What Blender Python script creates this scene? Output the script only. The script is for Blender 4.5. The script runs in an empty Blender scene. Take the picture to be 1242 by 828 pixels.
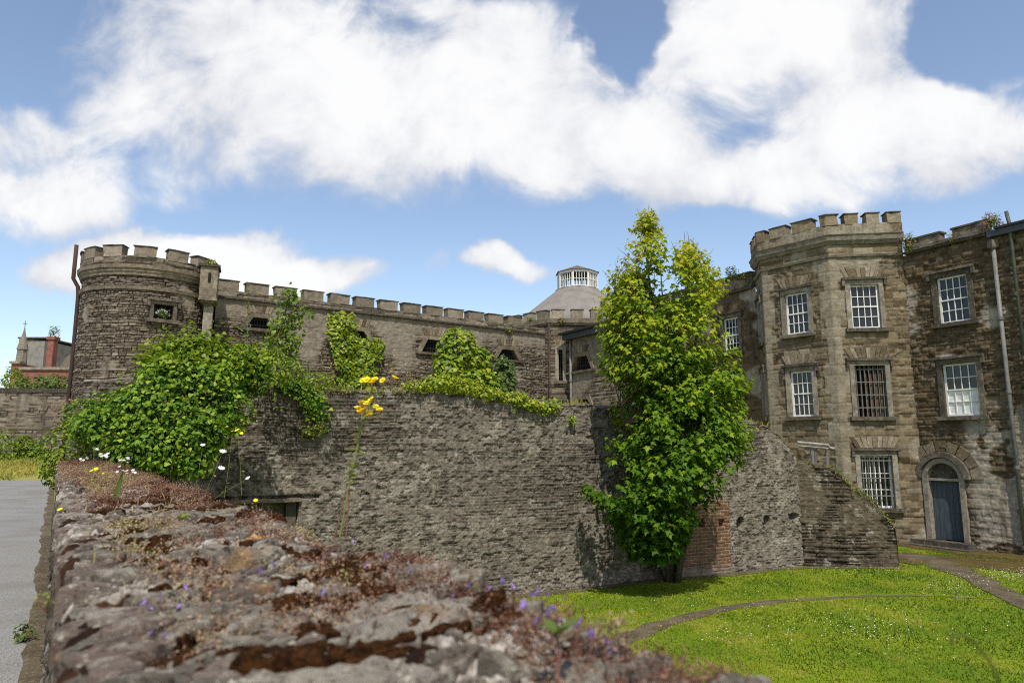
import bpy, math, random
import numpy as np
from mathutils import Vector, Matrix

random.seed(11)
rng = np.random.default_rng(11)
D = bpy.data
SC = bpy.context.scene
COL = SC.collection
R = math.radians

# ------------------------------------------------------------------ camera model (metres; camera 3 m above the lawn)
CAM = np.array([0.0, 0.0, 3.0])
FPX, PITCH = 835.0, R(8.6)
CP, SP = math.cos(PITCH), math.sin(PITCH)


def ray(px, py):
    a, b = (px - 621.0) / FPX, (414.0 - py) / FPX
    return np.array([a, CP - b * SP, SP + b * CP])


def at_z(px, py, z):
    d = ray(px, py)
    return CAM + d * ((z - CAM[2]) / d[2])


def at_y(px, py, y):
    d = ray(px, py)
    return CAM + d * (y / d[1])


# ------------------------------------------------------------------ numpy noise
def _h(ix, iy, iz=0, seed=0):
    x = (np.asarray(ix).astype(np.int64) * 374761393 + np.asarray(iy).astype(np.int64) * 668265263
         + np.asarray(iz).astype(np.int64) * 1440662683 + seed * 974634777) & 0xFFFFFFFF
    x = ((x ^ (x >> 13)) * 1274126177) & 0xFFFFFFFF
    x = ((x ^ (x >> 16)) * 2246822519) & 0xFFFFFFFF
    x = x ^ (x >> 15)
    return (x & 0xFFFFFF) / float(0xFFFFFF)


def vnoise(x, y, seed=0):
    x = np.asarray(x, float); y = np.asarray(y, float)
    ix, iy = np.floor(x), np.floor(y)
    fx, fy = x - ix, y - iy
    fx = fx * fx * (3 - 2 * fx); fy = fy * fy * (3 - 2 * fy)
    a = _h(ix, iy, 0, seed); b = _h(ix + 1, iy, 0, seed)
    c = _h(ix, iy + 1, 0, seed); d = _h(ix + 1, iy + 1, 0, seed)
    return (a * (1 - fx) + b * fx) * (1 - fy) + (c * (1 - fx) + d * fx) * fy


def fbm(x, y, o=4, seed=0, gain=0.5):
    s, a, t = 0.0, 1.0, 0.0
    for k in range(o):
        s = s + a * vnoise(np.asarray(x) * 2 ** k + 17.3 * k, np.asarray(y) * 2 ** k - 9.1 * k, seed + k * 7)
        t += a; a *= gain
    return s / t


def vnoise3(p, seed=0):
    i = np.floor(p); f = p - i
    f = f * f * (3 - 2 * f)
    out = 0.0
    for dx in (0, 1):
        for dy in (0, 1):
            for dz in (0, 1):
                w = (f[..., 0] if dx else 1 - f[..., 0]) * (f[..., 1] if dy else 1 - f[..., 1]) * (f[..., 2] if dz else 1 - f[..., 2])
                out = out + w * _h(i[..., 0] + dx, i[..., 1] + dy, i[..., 2] + dz, seed)
    return out


def sstep(x, a, b):
    t = np.clip((x - a) / (b - a), 0, 1)
    return t * t * (3 - 2 * t)


def worley(x, y, seed=0, jit=0.9):
    x = np.asarray(x, float); y = np.asarray(y, float)
    ix, iy = np.floor(x), np.floor(y)
    f1 = np.full(x.shape, 9.0); f2 = np.full(x.shape, 9.0); idd = np.zeros(x.shape)
    for dx in (-1, 0, 1):
        for dy in (-1, 0, 1):
            cx, cy = ix + dx, iy + dy
            qx = cx + .5 + jit * (_h(cx, cy, 1, seed) - .5)
            qy = cy + .5 + jit * (_h(cx, cy, 2, seed) - .5)
            d = np.hypot(qx - x, qy - y)
            r = _h(cx, cy, 3, seed)
            near = d < f1
            f2 = np.where(near, f1, np.minimum(f2, d))
            idd = np.where(near, r, idd)
            f1 = np.where(near, d, f1)
    return f1, f2, idd


def masonry(u, v, ch, ln, seed=0, warp=0.03, wf=0.8, lo=.6, hi=1.5):
    """irregular coursed stone: distance to the joint (m) and two random numbers for each stone"""
    v = v + (fbm(u * wf, v * wf, 3, seed + 50) - .5) * 2 * warp
    u = u + (fbm(u * 2.1, v * 6, 2, seed + 60) - .5) * .04
    r_ = np.random.default_rng(seed)
    hs = ch * r_.uniform(lo, hi, 1200)
    b = np.concatenate([[0], np.cumsum(hs)]) - 6.0
    r = np.clip(np.searchsorted(b, v, side='right') - 1, 0, 1198)
    hr = b[r + 1] - b[r]
    fv = (v - b[r]) / hr
    lr = ln * (.6 + .9 * _h(r, 5, 0, seed)) * (.7 + .5 * hr / ch)
    s = (u + 40 + _h(r, 9, 0, seed) * 3) / lr
    c = np.floor(s)
    j = lambda k: (_h(r, k, 11, seed) - .5) * .7
    fr = s - c
    c = np.where(fr < j(c), c - 1, np.where(fr > 1 + j(c + 1), c + 1, c))
    du = np.minimum(s - c - j(c), c + 1 + j(c + 1) - s) * lr
    dv = np.minimum(fv, 1 - fv) * hr
    return np.minimum(du, dv), _h(r, c, 21, seed), _h(r, c, 22, seed)


# ------------------------------------------------------------------ objects
OFF = {}


def link(o, parent=None, off=None):
    COL.objects.link(o)
    if parent is not None:
        o.parent = parent
        OFF[o.name] = OFF[parent.name]
    else:
        off = np.zeros(3) if off is None else np.asarray(off, float)
        o.location = off
        OFF[o.name] = off
    return o


def tag(o, label=None, cat=None, group=None, kind=None):
    if label: o['label'] = label
    if cat: o['category'] = cat
    if group: o['group'] = group
    if kind: o['kind'] = kind
    return o


def thing(name, loc, label, cat, group=None):
    o = D.objects.new(name, None)
    o.empty_display_size = .2
    link(o, None, loc)
    return tag(o, label, cat, group)


def raw_mesh(name, V, quads=None, tris=None, faces=None, attrs=None, smooth=False):
    me = D.meshes.new(name)
    V = np.asarray(V, np.float32)
    if faces is not None:
        me.from_pydata(V.tolist(), [], faces)
    else:
        loops, starts, tot = [], [], 0
        if quads is not None and len(quads):
            q = np.asarray(quads, np.int32); loops.append(q.ravel()); starts.append(tot + 4 * np.arange(len(q))); tot += q.size
        if tris is not None and len(tris):
            q = np.asarray(tris, np.int32); loops.append(q.ravel()); starts.append(tot + 3 * np.arange(len(q))); tot += q.size
        loops = np.concatenate(loops).astype(np.int32); starts = np.concatenate(starts).astype(np.int32)
        me.vertices.add(len(V)); me.vertices.foreach_set('co', V.ravel())
        me.loops.add(len(loops)); me.loops.foreach_set('vertex_index', loops)
        me.polygons.add(len(starts)); me.polygons.foreach_set('loop_start', starts)
        me.update(calc_edges=True)
    for k, a in (attrs or {}).items():
        at = me.attributes.new(k, 'FLOAT', 'POINT')
        at.data.foreach_set('value', np.asarray(a, np.float32).ravel())
    if smooth:
        me.polygons.foreach_set('use_smooth', np.ones(len(me.polygons), bool))
    me.validate()
    return me


def mk(name, V, mat, parent=None, base=None, quads=None, tris=None, faces=None, attrs=None, smooth=False):
    V = np.asarray(V, float)
    off = OFF[parent.name] if parent is not None else (np.zeros(3) if base is None else np.asarray(base, float))
    me = raw_mesh(name, V - off, quads, tris, faces, attrs, smooth)
    o = D.objects.new(name, me)
    if mat: me.materials.append(mat)
    return link(o, parent, off)


class MB:
    def __init__(s):
        s.V, s.F, s.n, s.T = [], [], 0, []

    def add(s, V, F, t=None):
        V = np.asarray(V, float)
        s.V.append(V); s.F += [tuple(int(i) + s.n for i in f) for f in F]; s.n += len(V)
        s.T.append(np.full(len(V), random.random() if t is None else t))

    def grid(s, P, t=None):
        m, n = P.shape[:2]
        I = np.arange(m * n).reshape(m, n)
        q = np.stack([I[:-1, :-1], I[1:, :-1], I[1:, 1:], I[:-1, 1:]], -1).reshape(-1, 4)
        s.add(P.reshape(-1, 3), q.tolist(), t)

    def box(s, fr, u0, u1, v0, v1, w0, w1, step=None, t=None):
        t = random.random() if t is None else t
        if step is None:
            c = [fr(u, v, w) for u in (u0, u1) for v in (v0, v1) for w in (w0, w1)]
            s.add(c, [(0, 4, 5, 1), (2, 3, 7, 6), (0, 1, 3, 2), (4, 6, 7, 5), (1, 5, 7, 3), (0, 2, 6, 4)], t)
            return
        L = lambda a, b: np.linspace(a, b, max(2, int(abs(b - a) / step) + 2))
        U, Vv, W = L(u0, u1), L(v0, v1), L(w0, w1)

        def g(A, B, fn):
            s.grid(np.array([[fn(a, b) for b in B] for a in A]), t)
        g(U, Vv, lambda a, b: fr(a, b, w1)); g(U[::-1], Vv, lambda a, b: fr(a, b, w0))
        g(U, W, lambda a, b: fr(a, v0, b)); g(U[::-1], W, lambda a, b: fr(a, v1, b))
        g(W, Vv, lambda a, b: fr(u0, b, a)); g(W[::-1], Vv, lambda a, b: fr(u1, b, a))

    def prism(s, fr, poly, w0, w1, t=None):
        n = len(poly)
        c = [fr(u, v, w1) for u, v in poly] + [fr(u, v, w0) for u, v in poly]
        s.add(c, [tuple(range(n)), tuple(range(2 * n - 1, n - 1, -1))] + [(i, i + n, (i + 1) % n + n, (i + 1) % n) for i in range(n)], t)

    def ring(s, fr, outer, inner, w0, w1, closed=True, t=None):
        """frame between two outlines of the same number of points"""
        n = len(outer); m = n if closed else n - 1
        c = [fr(*p, w1) for p in outer] + [fr(*p, w1) for p in inner] + [fr(*p, w0) for p in outer] + [fr(*p, w0) for p in inner]
        F = []
        for i in range(m):
            j = (i + 1) % n
            F += [(i, j, n + j, n + i), (2 * n + j, 2 * n + i, 3 * n + i, 3 * n + j), (i, 2 * n + i, 2 * n + j, j), (n + i, n + j, 3 * n + j, 3 * n + i)]
        if not closed:
            F += [(0, n, 3 * n, 2 * n), (n - 1, 3 * n - 1, 4 * n - 1, 2 * n - 1)]
        s.add(c, F, t)

    def sweep(s, pos, nm, prof, closed=False, t=None):
        """profile [(w, z)] carried along plan points pos with mitred normals nm"""
        k, n = len(prof), len(pos)
        V = np.zeros((n, k, 3))
        for a, (w, z) in enumerate(prof):
            V[:, a, :2] = pos + nm * w; V[:, a, 2] = z
        F = []
        for i in range(n if closed else n - 1):
            j = (i + 1) % n
            for a in range(k):
                b = (a + 1) % k
                F.append((i * k + a, j * k + a, j * k + b, i * k + b))
        if not closed:
            F += [tuple(range(k - 1, -1, -1)), tuple((n - 1) * k + a for a in range(k))]
        s.add(V.reshape(-1, 3), F, t)

    def tube(s, pts, rad, n=6, t=None, cap=True):
        pts = np.asarray(pts, float)
        rad = np.full(len(pts), rad) if np.isscalar(rad) else np.asarray(rad)
        d = np.gradient(pts, axis=0); d /= np.linalg.norm(d, axis=1)[:, None] + 1e-9
        a = np.array([0, 0, 1.]) if abs(d[0][2]) < .9 else np.array([1., 0, 0])
        V = []
        for i in range(len(pts)):
            x = a - d[i] * a.dot(d[i]); x /= np.linalg.norm(x) + 1e-9
            a = x; y = np.cross(d[i], x)
            for q in range(n):
                th = 2 * math.pi * q / n
                V.append(pts[i] + rad[i] * (math.cos(th) * x + math.sin(th) * y))
        F = [(i * n + q, i * n + (q + 1) % n, (i + 1) * n + (q + 1) % n, (i + 1) * n + q) for i in range(len(pts) - 1) for q in range(n)]
        if cap: F += [tuple(range(n - 1, -1, -1)), tuple((len(pts) - 1) * n + q for q in range(n))]
        s.add(V, F, t)

    def build(s, name, mat, parent=None, base=None, smooth=False, noise=None):
        V = np.concatenate(s.V)
        if noise:
            a, f = noise
            for ax in range(3):
                V[:, ax] += a * 2 * (vnoise3(s_(V) * f, 3 + ax) - .5) + a * (vnoise3(s_(V) * f * 2.7, 13 + ax) - .5)
        return mk(name, V, mat, parent, base, faces=s.F, attrs={'tint': np.concatenate(s.T)}, smooth=smooth)


def s_(V): return np.asarray(V) + 100.0


class Frame:
    """vertical plane seen from the front: u to the right, v = world z, w towards the viewer"""
    def __init__(s, P0, P1):
        s.P0 = np.array(P0[:2], float); d = np.array(P1[:2], float) - s.P0
        s.L = np.linalg.norm(d); s.d = d / s.L; s.n = np.array([s.d[1], -s.d[0]])

    def __call__(s, u, v, w):
        p = s.P0 + s.d * u + s.n * w
        return np.array([p[0], p[1], v])

    def uv(s, px, py):
        r = ray(px, py)
        t = (s.n @ (s.P0 - CAM[:2])) / (s.n @ r[:2])
        p = CAM + r * t
        return float(s.d @ (p[:2] - s.P0)), float(p[2])

    def rect(s, xl, xr, yt, yb):
        xm, ym = (xl + xr) / 2, (yt + yb) / 2
        return s.uv(xl, ym)[0], s.uv(xr, ym)[0], s.uv(xm, yb)[1], s.uv(xm, yt)[1]


class Path:
    def __init__(s, pts):
        s.p = np.array([q[:2] for q in pts], float)
        e = np.diff(s.p, axis=0); s.l = np.linalg.norm(e, axis=1); s.e = e / s.l[:, None]
        s.n = np.stack([s.e[:, 1], -s.e[:, 0]], 1)
        s.c = np.concatenate([[0], np.cumsum(s.l)]); s.L = s.c[-1]

    def at(s, u):
        u = np.asarray(u, float)
        i = np.clip(np.searchsorted(s.c, u, side='right') - 1, 0, len(s.l) - 1)
        pos = s.p[i] + s.e[i] * (u - s.c[i])[..., None]
        nm = s.n[i].copy()
        for k in range(1, len(s.c) - 1):
            m = np.abs(u - s.c[k]) < 1e-6
            if m.any():
                b = s.n[k - 1] + s.n[k]; b /= np.linalg.norm(b)
                nm[m] = b / (b @ s.n[k])
        return pos, nm

    def us(s, a, b, step, extra=()):
        br = sorted({round(x, 6) for x in [a, b, *[c for c in s.c if a < c < b], *[x for x in extra if a < x < b]]})
        out = [np.array([br[0]])]
        for x, y in zip(br[:-1], br[1:]):
            out.append(np.linspace(x, y, max(1, int(round((y - x) / step))) + 1)[1:])
        return np.concatenate(out)

    def sweep(s, mb, a, b, prof, step=.2, t=None):
        pos, nm = s.at(s.us(a, b, step))
        mb.sweep(pos, nm, prof, t=t)

    def frame(s, i): return Frame(s.p[i], s.p[i + 1])


def lin(a, b, step, extra=()):
    br = sorted({round(x, 6) for x in [a, b, *[x for x in extra if a < x < b]]})
    out = [np.array([br[0]])]
    for x, y in zip(br[:-1], br[1:]):
        out.append(np.linspace(x, y, max(1, int(round((y - x) / step))) + 1)[1:])
    return np.concatenate(out)


def sheet(name, path, ua, ub, z0, z1, res, pattern, mat, parent=None, base=None, holes=(), drop=None, ztop=None, vres=None, woff=0.0):
    """displaced stone facing; pattern(u, v) -> dict(disp, tint, mort, plas); holes = (u0, u1, v0, v1)"""
    U = path.us(ua, ub, res, [h[0] for h in holes] + [h[1] for h in holes])
    if ztop is None:
        Vv = lin(z0, z1, vres or res, [h[2] for h in holes] + [h[3] for h in holes])
        UU, VV = np.meshgrid(U, Vv, indexing='ij')
    else:
        k = np.linspace(0, 1, int((z1 - z0) / (vres or res)) + 1)
        UU = np.repeat(U[:, None], len(k), 1)
        VV = z0 + (ztop(U) - z0)[:, None] * k[None]
    a = pattern(UU, VV)
    pos, nm = path.at(U)
    P = np.zeros(UU.shape + (3,))
    P[..., :2] = pos[:, None] + nm[:, None] * (woff + a['disp'][..., None])
    P[..., 2] = VV
    m, n = UU.shape
    I = np.arange(m * n).reshape(m, n)
    q = np.stack([I[:-1, :-1], I[1:, :-1], I[1:, 1:], I[:-1, 1:]], -1).reshape(-1, 4)
    cu = (UU[:-1, :-1] + UU[1:, 1:]).ravel() / 2; cv = (VV[:-1, :-1] + VV[1:, 1:]).ravel() / 2
    keep = np.ones(len(q), bool)
    for h in holes:
        keep &= ~((cu > h[0]) & (cu < h[1]) & (cv > h[2]) & (cv < h[3]))
    if drop is not None: keep &= ~drop(cu, cv)
    return mk(name, P.reshape(-1, 3), mat, parent, base, quads=q[keep],
              attrs={k_: np.broadcast_to(a[k_], UU.shape) for k_ in ('tint', 'mort', 'plas')}, smooth=False)


# ------------------------------------------------------------------ materials
class NT:
    def __init__(s, name):
        s.m = D.materials.new(name); s.m.use_nodes = True
        s.t = s.m.node_tree; s.t.nodes.clear()
        s.out = s.t.nodes.new('ShaderNodeOutputMaterial')
        s.tc = s.t.nodes.new('ShaderNodeTexCoord')

    def n(s, typ, **kw):
        o = s.t.nodes.new(typ)
        for k, v in kw.items():
            if k.startswith('i_'): o.inputs[int(k[2:]) if k[2:].isdigit() else k[2:].replace('_', ' ')].default_value = v
            else: setattr(o, k, v)
        return o

    def l(s, a, b): s.t.links.new(a, b)

    def noise(s, scale, detail=4, rough=.55, vec=None, dist=0):
        o = s.n('ShaderNodeTexNoise', i_Scale=scale, i_Detail=detail, i_Roughness=rough, i_Distortion=dist)
        s.l(vec if vec is not None else s.tc.outputs['Object'], o.inputs['Vector'])
        return o.outputs['Fac']

    def mapping(s, scale):
        o = s.n('ShaderNodeMapping'); o.inputs['Scale'].default_value = scale
        s.l(s.tc.outputs['Object'], o.inputs['Vector']); return o.outputs[0]

    def attr(s, name):
        return s.n('ShaderNodeAttribute', attribute_name=name).outputs['Fac']

    def ramp(s, fac, stops, interp='LINEAR'):
        o = s.n('ShaderNodeValToRGB'); cr = o.color_ramp; cr.interpolation = interp
        while len(cr.elements) < len(stops): cr.elements.new(.5)
        for e, (p, c) in zip(cr.elements, stops):
            e.position = p; e.color = (*c, 1) if len(c) == 3 else c
        s.l(fac, o.inputs[0]); return o.outputs[0]

    def mix(s, fac, a, b, typ='MIX'):
        o = s.n('ShaderNodeMix', data_type='RGBA', blend_type=typ)
        for sock, v in ((o.inputs[0], fac), (o.inputs[6], a), (o.inputs[7], b)):
            if hasattr(v, 'is_linked'): s.l(v, sock)
            else: sock.default_value = (*v, 1) if isinstance(v, tuple) and len(v) == 3 else v
        return o.outputs[2]

    def math(s, op, a, b=0.0, clamp=False):
        o = s.n('ShaderNodeMath', operation=op, use_clamp=clamp)
        for sock, v in ((o.inputs[0], a), (o.inputs[1], b)):
            if hasattr(v, 'is_linked'): s.l(v, sock)
            else: sock.default_value = v
        return o.outputs[0]

    def mr(s, fac, a, b, c=0.0, d=1.0):
        o = s.n('ShaderNodeMapRange', interpolation_type='SMOOTHSTEP')
        o.inputs[1].default_value = a; o.inputs[2].default_value = b; o.inputs[3].default_value = c; o.inputs[4].default_value = d
        s.l(fac, o.inputs[0]); return o.outputs[0]

    def bump(s, h, strength=.5, dist=.02, prev=None):
        o = s.n('ShaderNodeBump', i_Strength=strength, i_Distance=dist)
        s.l(h, o.inputs['Height'])
        if prev is not None: s.l(prev, o.inputs['Normal'])
        return o.outputs[0]

    def bsdf(s, col, rough=.85, normal=None, spec=.25, metal=0.0):
        o = s.n('ShaderNodeBsdfPrincipled')
        for sock, v in ((o.inputs['Base Color'], col), (o.inputs['Roughness'], rough)):
            if hasattr(v, 'is_linked'): s.l(v, sock)
            else: sock.default_value = (*v, 1) if isinstance(v, tuple) else v
        o.inputs['Specular IOR Level'].default_value = spec
        o.inputs['Metallic'].default_value = metal
        if normal is not None: s.l(normal, o.inputs['Normal'])
        s.l(o.outputs[0], s.out.inputs[0]); return o


def rubble_mat(name, stones, mortar, plaster, stain=(.05, .045, .04), stain_amt=.5, lichen=(.5, .48, .43), lichen_amt=.5, seed=0.0, bump=.5, pale=None, grit=0, kk=(.74, .72, .695)):
    t = NT(name)
    tint, mort, plas = t.attr('tint'), t.attr('mort'), t.attr('plas')
    K = lambda q: (q[0] * kk[0], q[1] * kk[1], q[2] * kk[2])
    stones = [K(q) for q in stones]; mortar, plaster, stain, lichen = K(mortar), K(plaster), K(stain), K(lichen)
    n = len(stones)
    c = t.ramp(tint, [(i / max(1, n - 1), s) for i, s in enumerate(stones)])
    big = t.noise(.9, 5, .6)
    fine = t.noise(14, 6, .65); xf = t.noise(60, 4, .7)
    c = t.mix(t.mr(mort, .25, .75), c, mortar)
    pl = t.mix(t.mr(t.noise(5, 5, .7), .35, .65), plaster, tuple(min(1, x * 1.55) for x in plaster))
    c = t.mix(t.math('MULTIPLY', plas, .92), c, pl)
    if pale:
        c = t.mix(t.mr(t.noise(pale[2], 6, .7), .54, .62, 0, pale[1]), c, pale[0])
    # dirt runs and weathering patches
    streak = t.noise(1.0, 5, .6, t.mapping((3.2, 3.2, .35)))
    c = t.mix(t.math('MULTIPLY', t.mr(streak, .5, .72), stain_amt), c, stain)
    c = t.mix(t.math('MULTIPLY', t.mr(big, .52, .72), stain_amt * .8), c, stain)
    # lichen freckles
    lk = t.math('MULTIPLY', t.mr(fine, .57, .68), t.mr(t.noise(2.3, 3), .42, .6))
    c = t.mix(t.math('MULTIPLY', lk, lichen_amt), c, lichen)
    v = t.mix(.55, (.5, .5, .5), t.ramp(fine, [(.25, (.25, .25, .25)), (.5, (.5, .5, .5)), (.78, (.85, .85, .85))]))
    c = t.mix(.8, c, v, 'OVERLAY')
    v2 = t.ramp(xf, [(.25, (.22, .22, .22)), (.5, (.5, .5, .5)), (.75, (.82, .82, .82))])
    c = t.mix(.65, c, v2, 'OVERLAY')
    if grit:
        gr = t.noise(grit, 5, .75)
        c = t.mix(t.mr(gr, .44, .36, 0, .8), c, tuple(x * .28 for x in plaster))
        c = t.mix(t.mr(gr, .57, .66, 0, .75), c, tuple(min(1, x * 1.9) for x in plaster))
    nb = t.bump(fine, bump, .03)
    nb = t.bump(xf, bump * .8, .01, nb)
    t.bsdf(c, .92, nb, .15)
    return t.m


def dressed_mat(name, cols, dirt=(.06, .05, .042), dirt_amt=.6, bump=.35, top_dark=0.0):
    t = NT(name)
    cols = [(q[0] * .74, q[1] * .70, q[2] * .63) for q in cols]; dirt = tuple(x * .7 for x in dirt)
    c = t.ramp(t.attr('tint'), [(i / max(1, len(cols) - 1), s) for i, s in enumerate(cols)])
    f = t.noise(11, 6, .65); b = t.noise(2.4, 5, .6)
    c = t.mix(t.math('MULTIPLY', t.mr(b, .42, .68), dirt_amt), c, dirt)
    c = t.mix(t.math('MULTIPLY', t.mr(f, .58, .7), .4), c, (.37, .34, .29))
    c = t.mix(.85, c, t.ramp(f, [(.25, (.25, .25, .25)), (.5, (.5, .5, .5)), (.78, (.8, .8, .8))]), 'OVERLAY')
    t.bsdf(c, .9, t.bump(t.noise(26, 6, .7), bump, .02), .15)
    return t.m


def plain_mat(name, col, rough=.6, var=.25, scale=12, bump=.1, spec=.3, metal=0.0, col2=None):
    t = NT(name)
    f = t.noise(scale, 5, .6)
    c = t.mix(t.mr(f, .4, .7), col, col2 or tuple(max(0, x * (1 - var)) for x in col))
    t.bsdf(c, rough, t.bump(t.noise(scale * 4, 4), bump, .01), spec, metal)
    return t.m


def glass_mat(name, col=(.012, .014, .016), rough=.06):
    t = NT(name)
    w = t.bump(t.noise(2.2, 2), .06, .05)
    t.bsdf(col, rough, w, .5)
    return t.m


def leaf_mat(name, cols, trans=.35, rough=.45, spec=.3):
    t = NT(name)
    c = t.ramp(t.attr('tint'), [(i / max(1, len(cols) - 1), s) for i, s in enumerate(cols)])
    c = t.mix(.35, c, t.ramp(t.noise(30, 3), [(.3, (.3, .3, .3)), (.7, (.7, .7, .7))]), 'OVERLAY')
    b = t.bsdf(c, rough, None, spec)
    tr = t.n('ShaderNodeBsdfTranslucent'); t.l(c, tr.inputs[0])
    mx = t.n('ShaderNodeMixShader'); mx.inputs[0].default_value = trans
    t.l(b.outputs[0], mx.inputs[1]); t.l(tr.outputs[0], mx.inputs[2])
    t.l(mx.outputs[0], t.out.inputs[0])
    return t.m


# ------------------------------------------------------------------ leaves
def _tm(outline, c, zf):
    V = [(*c, zf(*c) + .05)] + [(x, y, zf(x, y)) for x, y in outline]
    n = len(outline)
    return np.array(V), np.array([(0, 1 + i, 1 + (i + 1) % n) for i in range(n)])


MAPLE = _tm([(0, 0), (.3, -.08), (.27, .12), (.64, .36), (.28, .46), (0, 1), (-.28, .46), (-.64, .36), (-.27, .12), (-.3, -.08)], (0, .33), lambda x, y: -.22 * (x * x + (y - .3) ** 2))
IVY = _tm([(0, .05), (.36, -.05), (.46, .34), (0, 1), (-.46, .34), (-.36, -.05)], (0, .36), lambda x, y: -.25 * (x * x + (y - .3) ** 2))
SMALL = (np.array([(0, 0, 0), (.26, .45, .1), (0, 1, -.08), (-.26, .45, .1)]), np.array([(0, 1, 2), (0, 2, 3)]))
BLADE = (np.array([(-.07, 0, 0), (.07, 0, 0), (.05, .55, .04), (0, 1, .2)]), np.array([(0, 1, 2), (0, 2, 3)]))


def unit(a): return a / (np.linalg.norm(a, axis=-1, keepdims=True) + 1e-9)


def leaf_arrays(pos, nrm, size, tm, tip):
    n = unit(np.asarray(nrm, float))
    tip = np.asarray(tip, float); tip = unit(tip - n * (tip * n).sum(1, keepdims=True))
    x = np.cross(tip, n)
    tv, tf = tm
    V = pos[:, None] + np.asarray(size)[:, None, None] * (x[:, None] * tv[None, :, 0:1] + tip[:, None] * tv[None, :, 1:2] + n[:, None] * tv[None, :, 2:3])
    F = tf[None] + (np.arange(len(pos)) * len(tv))[:, None, None]
    return V.reshape(-1, 3), F.reshape(-1, 3), len(tv)


def leaves(name, pos, nrm, size, tm, mat, tint, parent=None, base=None, droop=.8, tip=None):
    pos = np.asarray(pos, float); N = len(pos)
    if tip is None:
        tip = rng.normal(size=(N, 3)) * .7 + np.array([0, 0, -droop])
    V, F, k = leaf_arrays(pos, nrm, size, tm, tip)
    return mk(name, V, mat, parent, base, tris=F, attrs={'tint': np.repeat(np.clip(tint, 0, 1), k)})


def blob_points(ells, n, shell=.3, seed=0, rough=3.0):
    """points near the outside of a union of ellipsoids [(centre, radii)], with outward normals"""
    g = np.random.default_rng(seed)
    C = np.array([e[0] for e in ells], float); Rr = np.array([e[1] for e in ells], float)
    ar = (Rr[:, 0] * Rr[:, 1] * Rr[:, 2]) ** (2 / 3); pr = ar / ar.sum()
    P, Nn, Dp = [], [], []
    while sum(map(len, P)) < n:
        m = 4 * n
        i = g.choice(len(ells), m, p=pr)
        d = unit(g.normal(size=(m, 3)))
        f = 1 - shell * g.random(m) ** 1.6
        p = C[i] + d * Rr[i] * f[:, None]
        lump = .66 + .62 * vnoise3(p * rough + 50, seed)
        p = C[i] + (p - C[i]) * lump[:, None]
        q = (((p[:, None] - C[None]) / Rr[None]) ** 2).sum(2)
        q[np.arange(m), i] = 9
        ok = q.min(1) > .72
        nn = unit(d / Rr[i])
        P.append(p[ok]); Nn.append(nn[ok]); Dp.append(f[ok])
    return np.concatenate(P)[:n], np.concatenate(Nn)[:n], np.concatenate(Dp)[:n]

# ------------------------------------------------------------------ material library
M = {}
M['grey_rubble'] = rubble_mat('grey_rubble', [(.08, .066, .052), (.20, .170, .132), (.28, .242, .19), (.14, .108, .078), (.36, .32, .26)], (.055, .046, .036), (.22, .195, .16), stain=(.07, .06, .05), stain_amt=.45, lichen=(.52, .48, .4), lichen_amt=.4)
M['tower_rubble'] = rubble_mat('tower_rubble', [(.08, .064, .048), (.19, .160, .122), (.28, .24, .182), (.135, .102, .072), (.35, .305, .24)], (.05, .041, .031), (.26, .23, .185), stain=(.06, .052, .043), stain_amt=.4, lichen=(.5, .46, .38), lichen_amt=.35)
M['tan_stone'] = rubble_mat('tan_stone', [(.085, .06, .032), (.23, .18, .115), (.32, .262, .175), (.15, .11, .06), (.39, .34, .26)], (.24, .205, .15), (.30, .27, .215), stain=(.06, .05, .038), stain_amt=.5, lichen=(.5, .46, .38), lichen_amt=.3, kk=(.63, .61, .575))
M['brown_stone'] = rubble_mat('brown_stone', [(.055, .037, .02), (.13, .094, .055), (.21, .16, .10), (.085, .057, .03), (.26, .21, .145)], (.13, .108, .08), (.34, .31, .265), stain=(.035, .028, .02), stain_amt=.5, lichen=(.45, .42, .36), lichen_amt=.3, kk=(.70, .665, .615))
M['harled'] = rubble_mat('harled_wall', [(.095, .078, .064), (.14, .118, .097), (.19, .16, .13), (.11, .09, .072), (.235, .205, .17)], (.085, .073, .06), (.185, .165, .138), stain=(.06, .053, .045), stain_amt=.45, lichen=(.47, .43, .36), lichen_amt=.75, bump=1.0, grit=17, pale=((.30, .275, .225), .7, 2.6), kk=(.78, .76, .725))
M['stub_harled'] = rubble_mat('mossy_shaded_wall', [(.06, .047, .034), (.10, .082, .06), (.14, .118, .088)], (.045, .036, .027), (.105, .087, .062), stain=(.035, .029, .02), stain_amt=.6, lichen=(.3, .27, .2), lichen_amt=.45, bump=1.0, grit=17, pale=((.30, .275, .225), .7, 2.6), kk=(.78, .76, .725))
M['brick'] = rubble_mat('old_brick', [(.115, .05, .034), (.20, .085, .052), (.26, .125, .08), (.15, .085, .055), (.235, .155, .105)], (.30, .27, .20), (.22, .19, .15), stain=(.10, .085, .05), stain_amt=.5, lichen=(.42, .39, .3), lichen_amt=.3)
M['red_brick'] = plain_mat('red_brick', (.25, .10, .075), .9, .4, 3, .3)
M['slate_wall'] = plain_mat('grey_rendered_wall', (.24, .225, .2), .9, .35, 2, .3)
M['dressed'] = dressed_mat('dressed_limestone', [(.25, .235, .205), (.33, .31, .27), (.40, .375, .33)], dirt_amt=.45)
M['dressed_dark'] = dressed_mat('weathered_limestone', [(.10, .09, .075), (.16, .145, .12), (.22, .20, .17)], dirt_amt=.7)
M['dressed_castle'] = dressed_mat('parapet_stone', [(.17, .15, .12), (.24, .21, .168), (.30, .265, .21)], dirt_amt=.5)
M['coping'] = dressed_mat('coping_stone', [(.085, .077, .066), (.12, .11, .095)], dirt_amt=.5)
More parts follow.
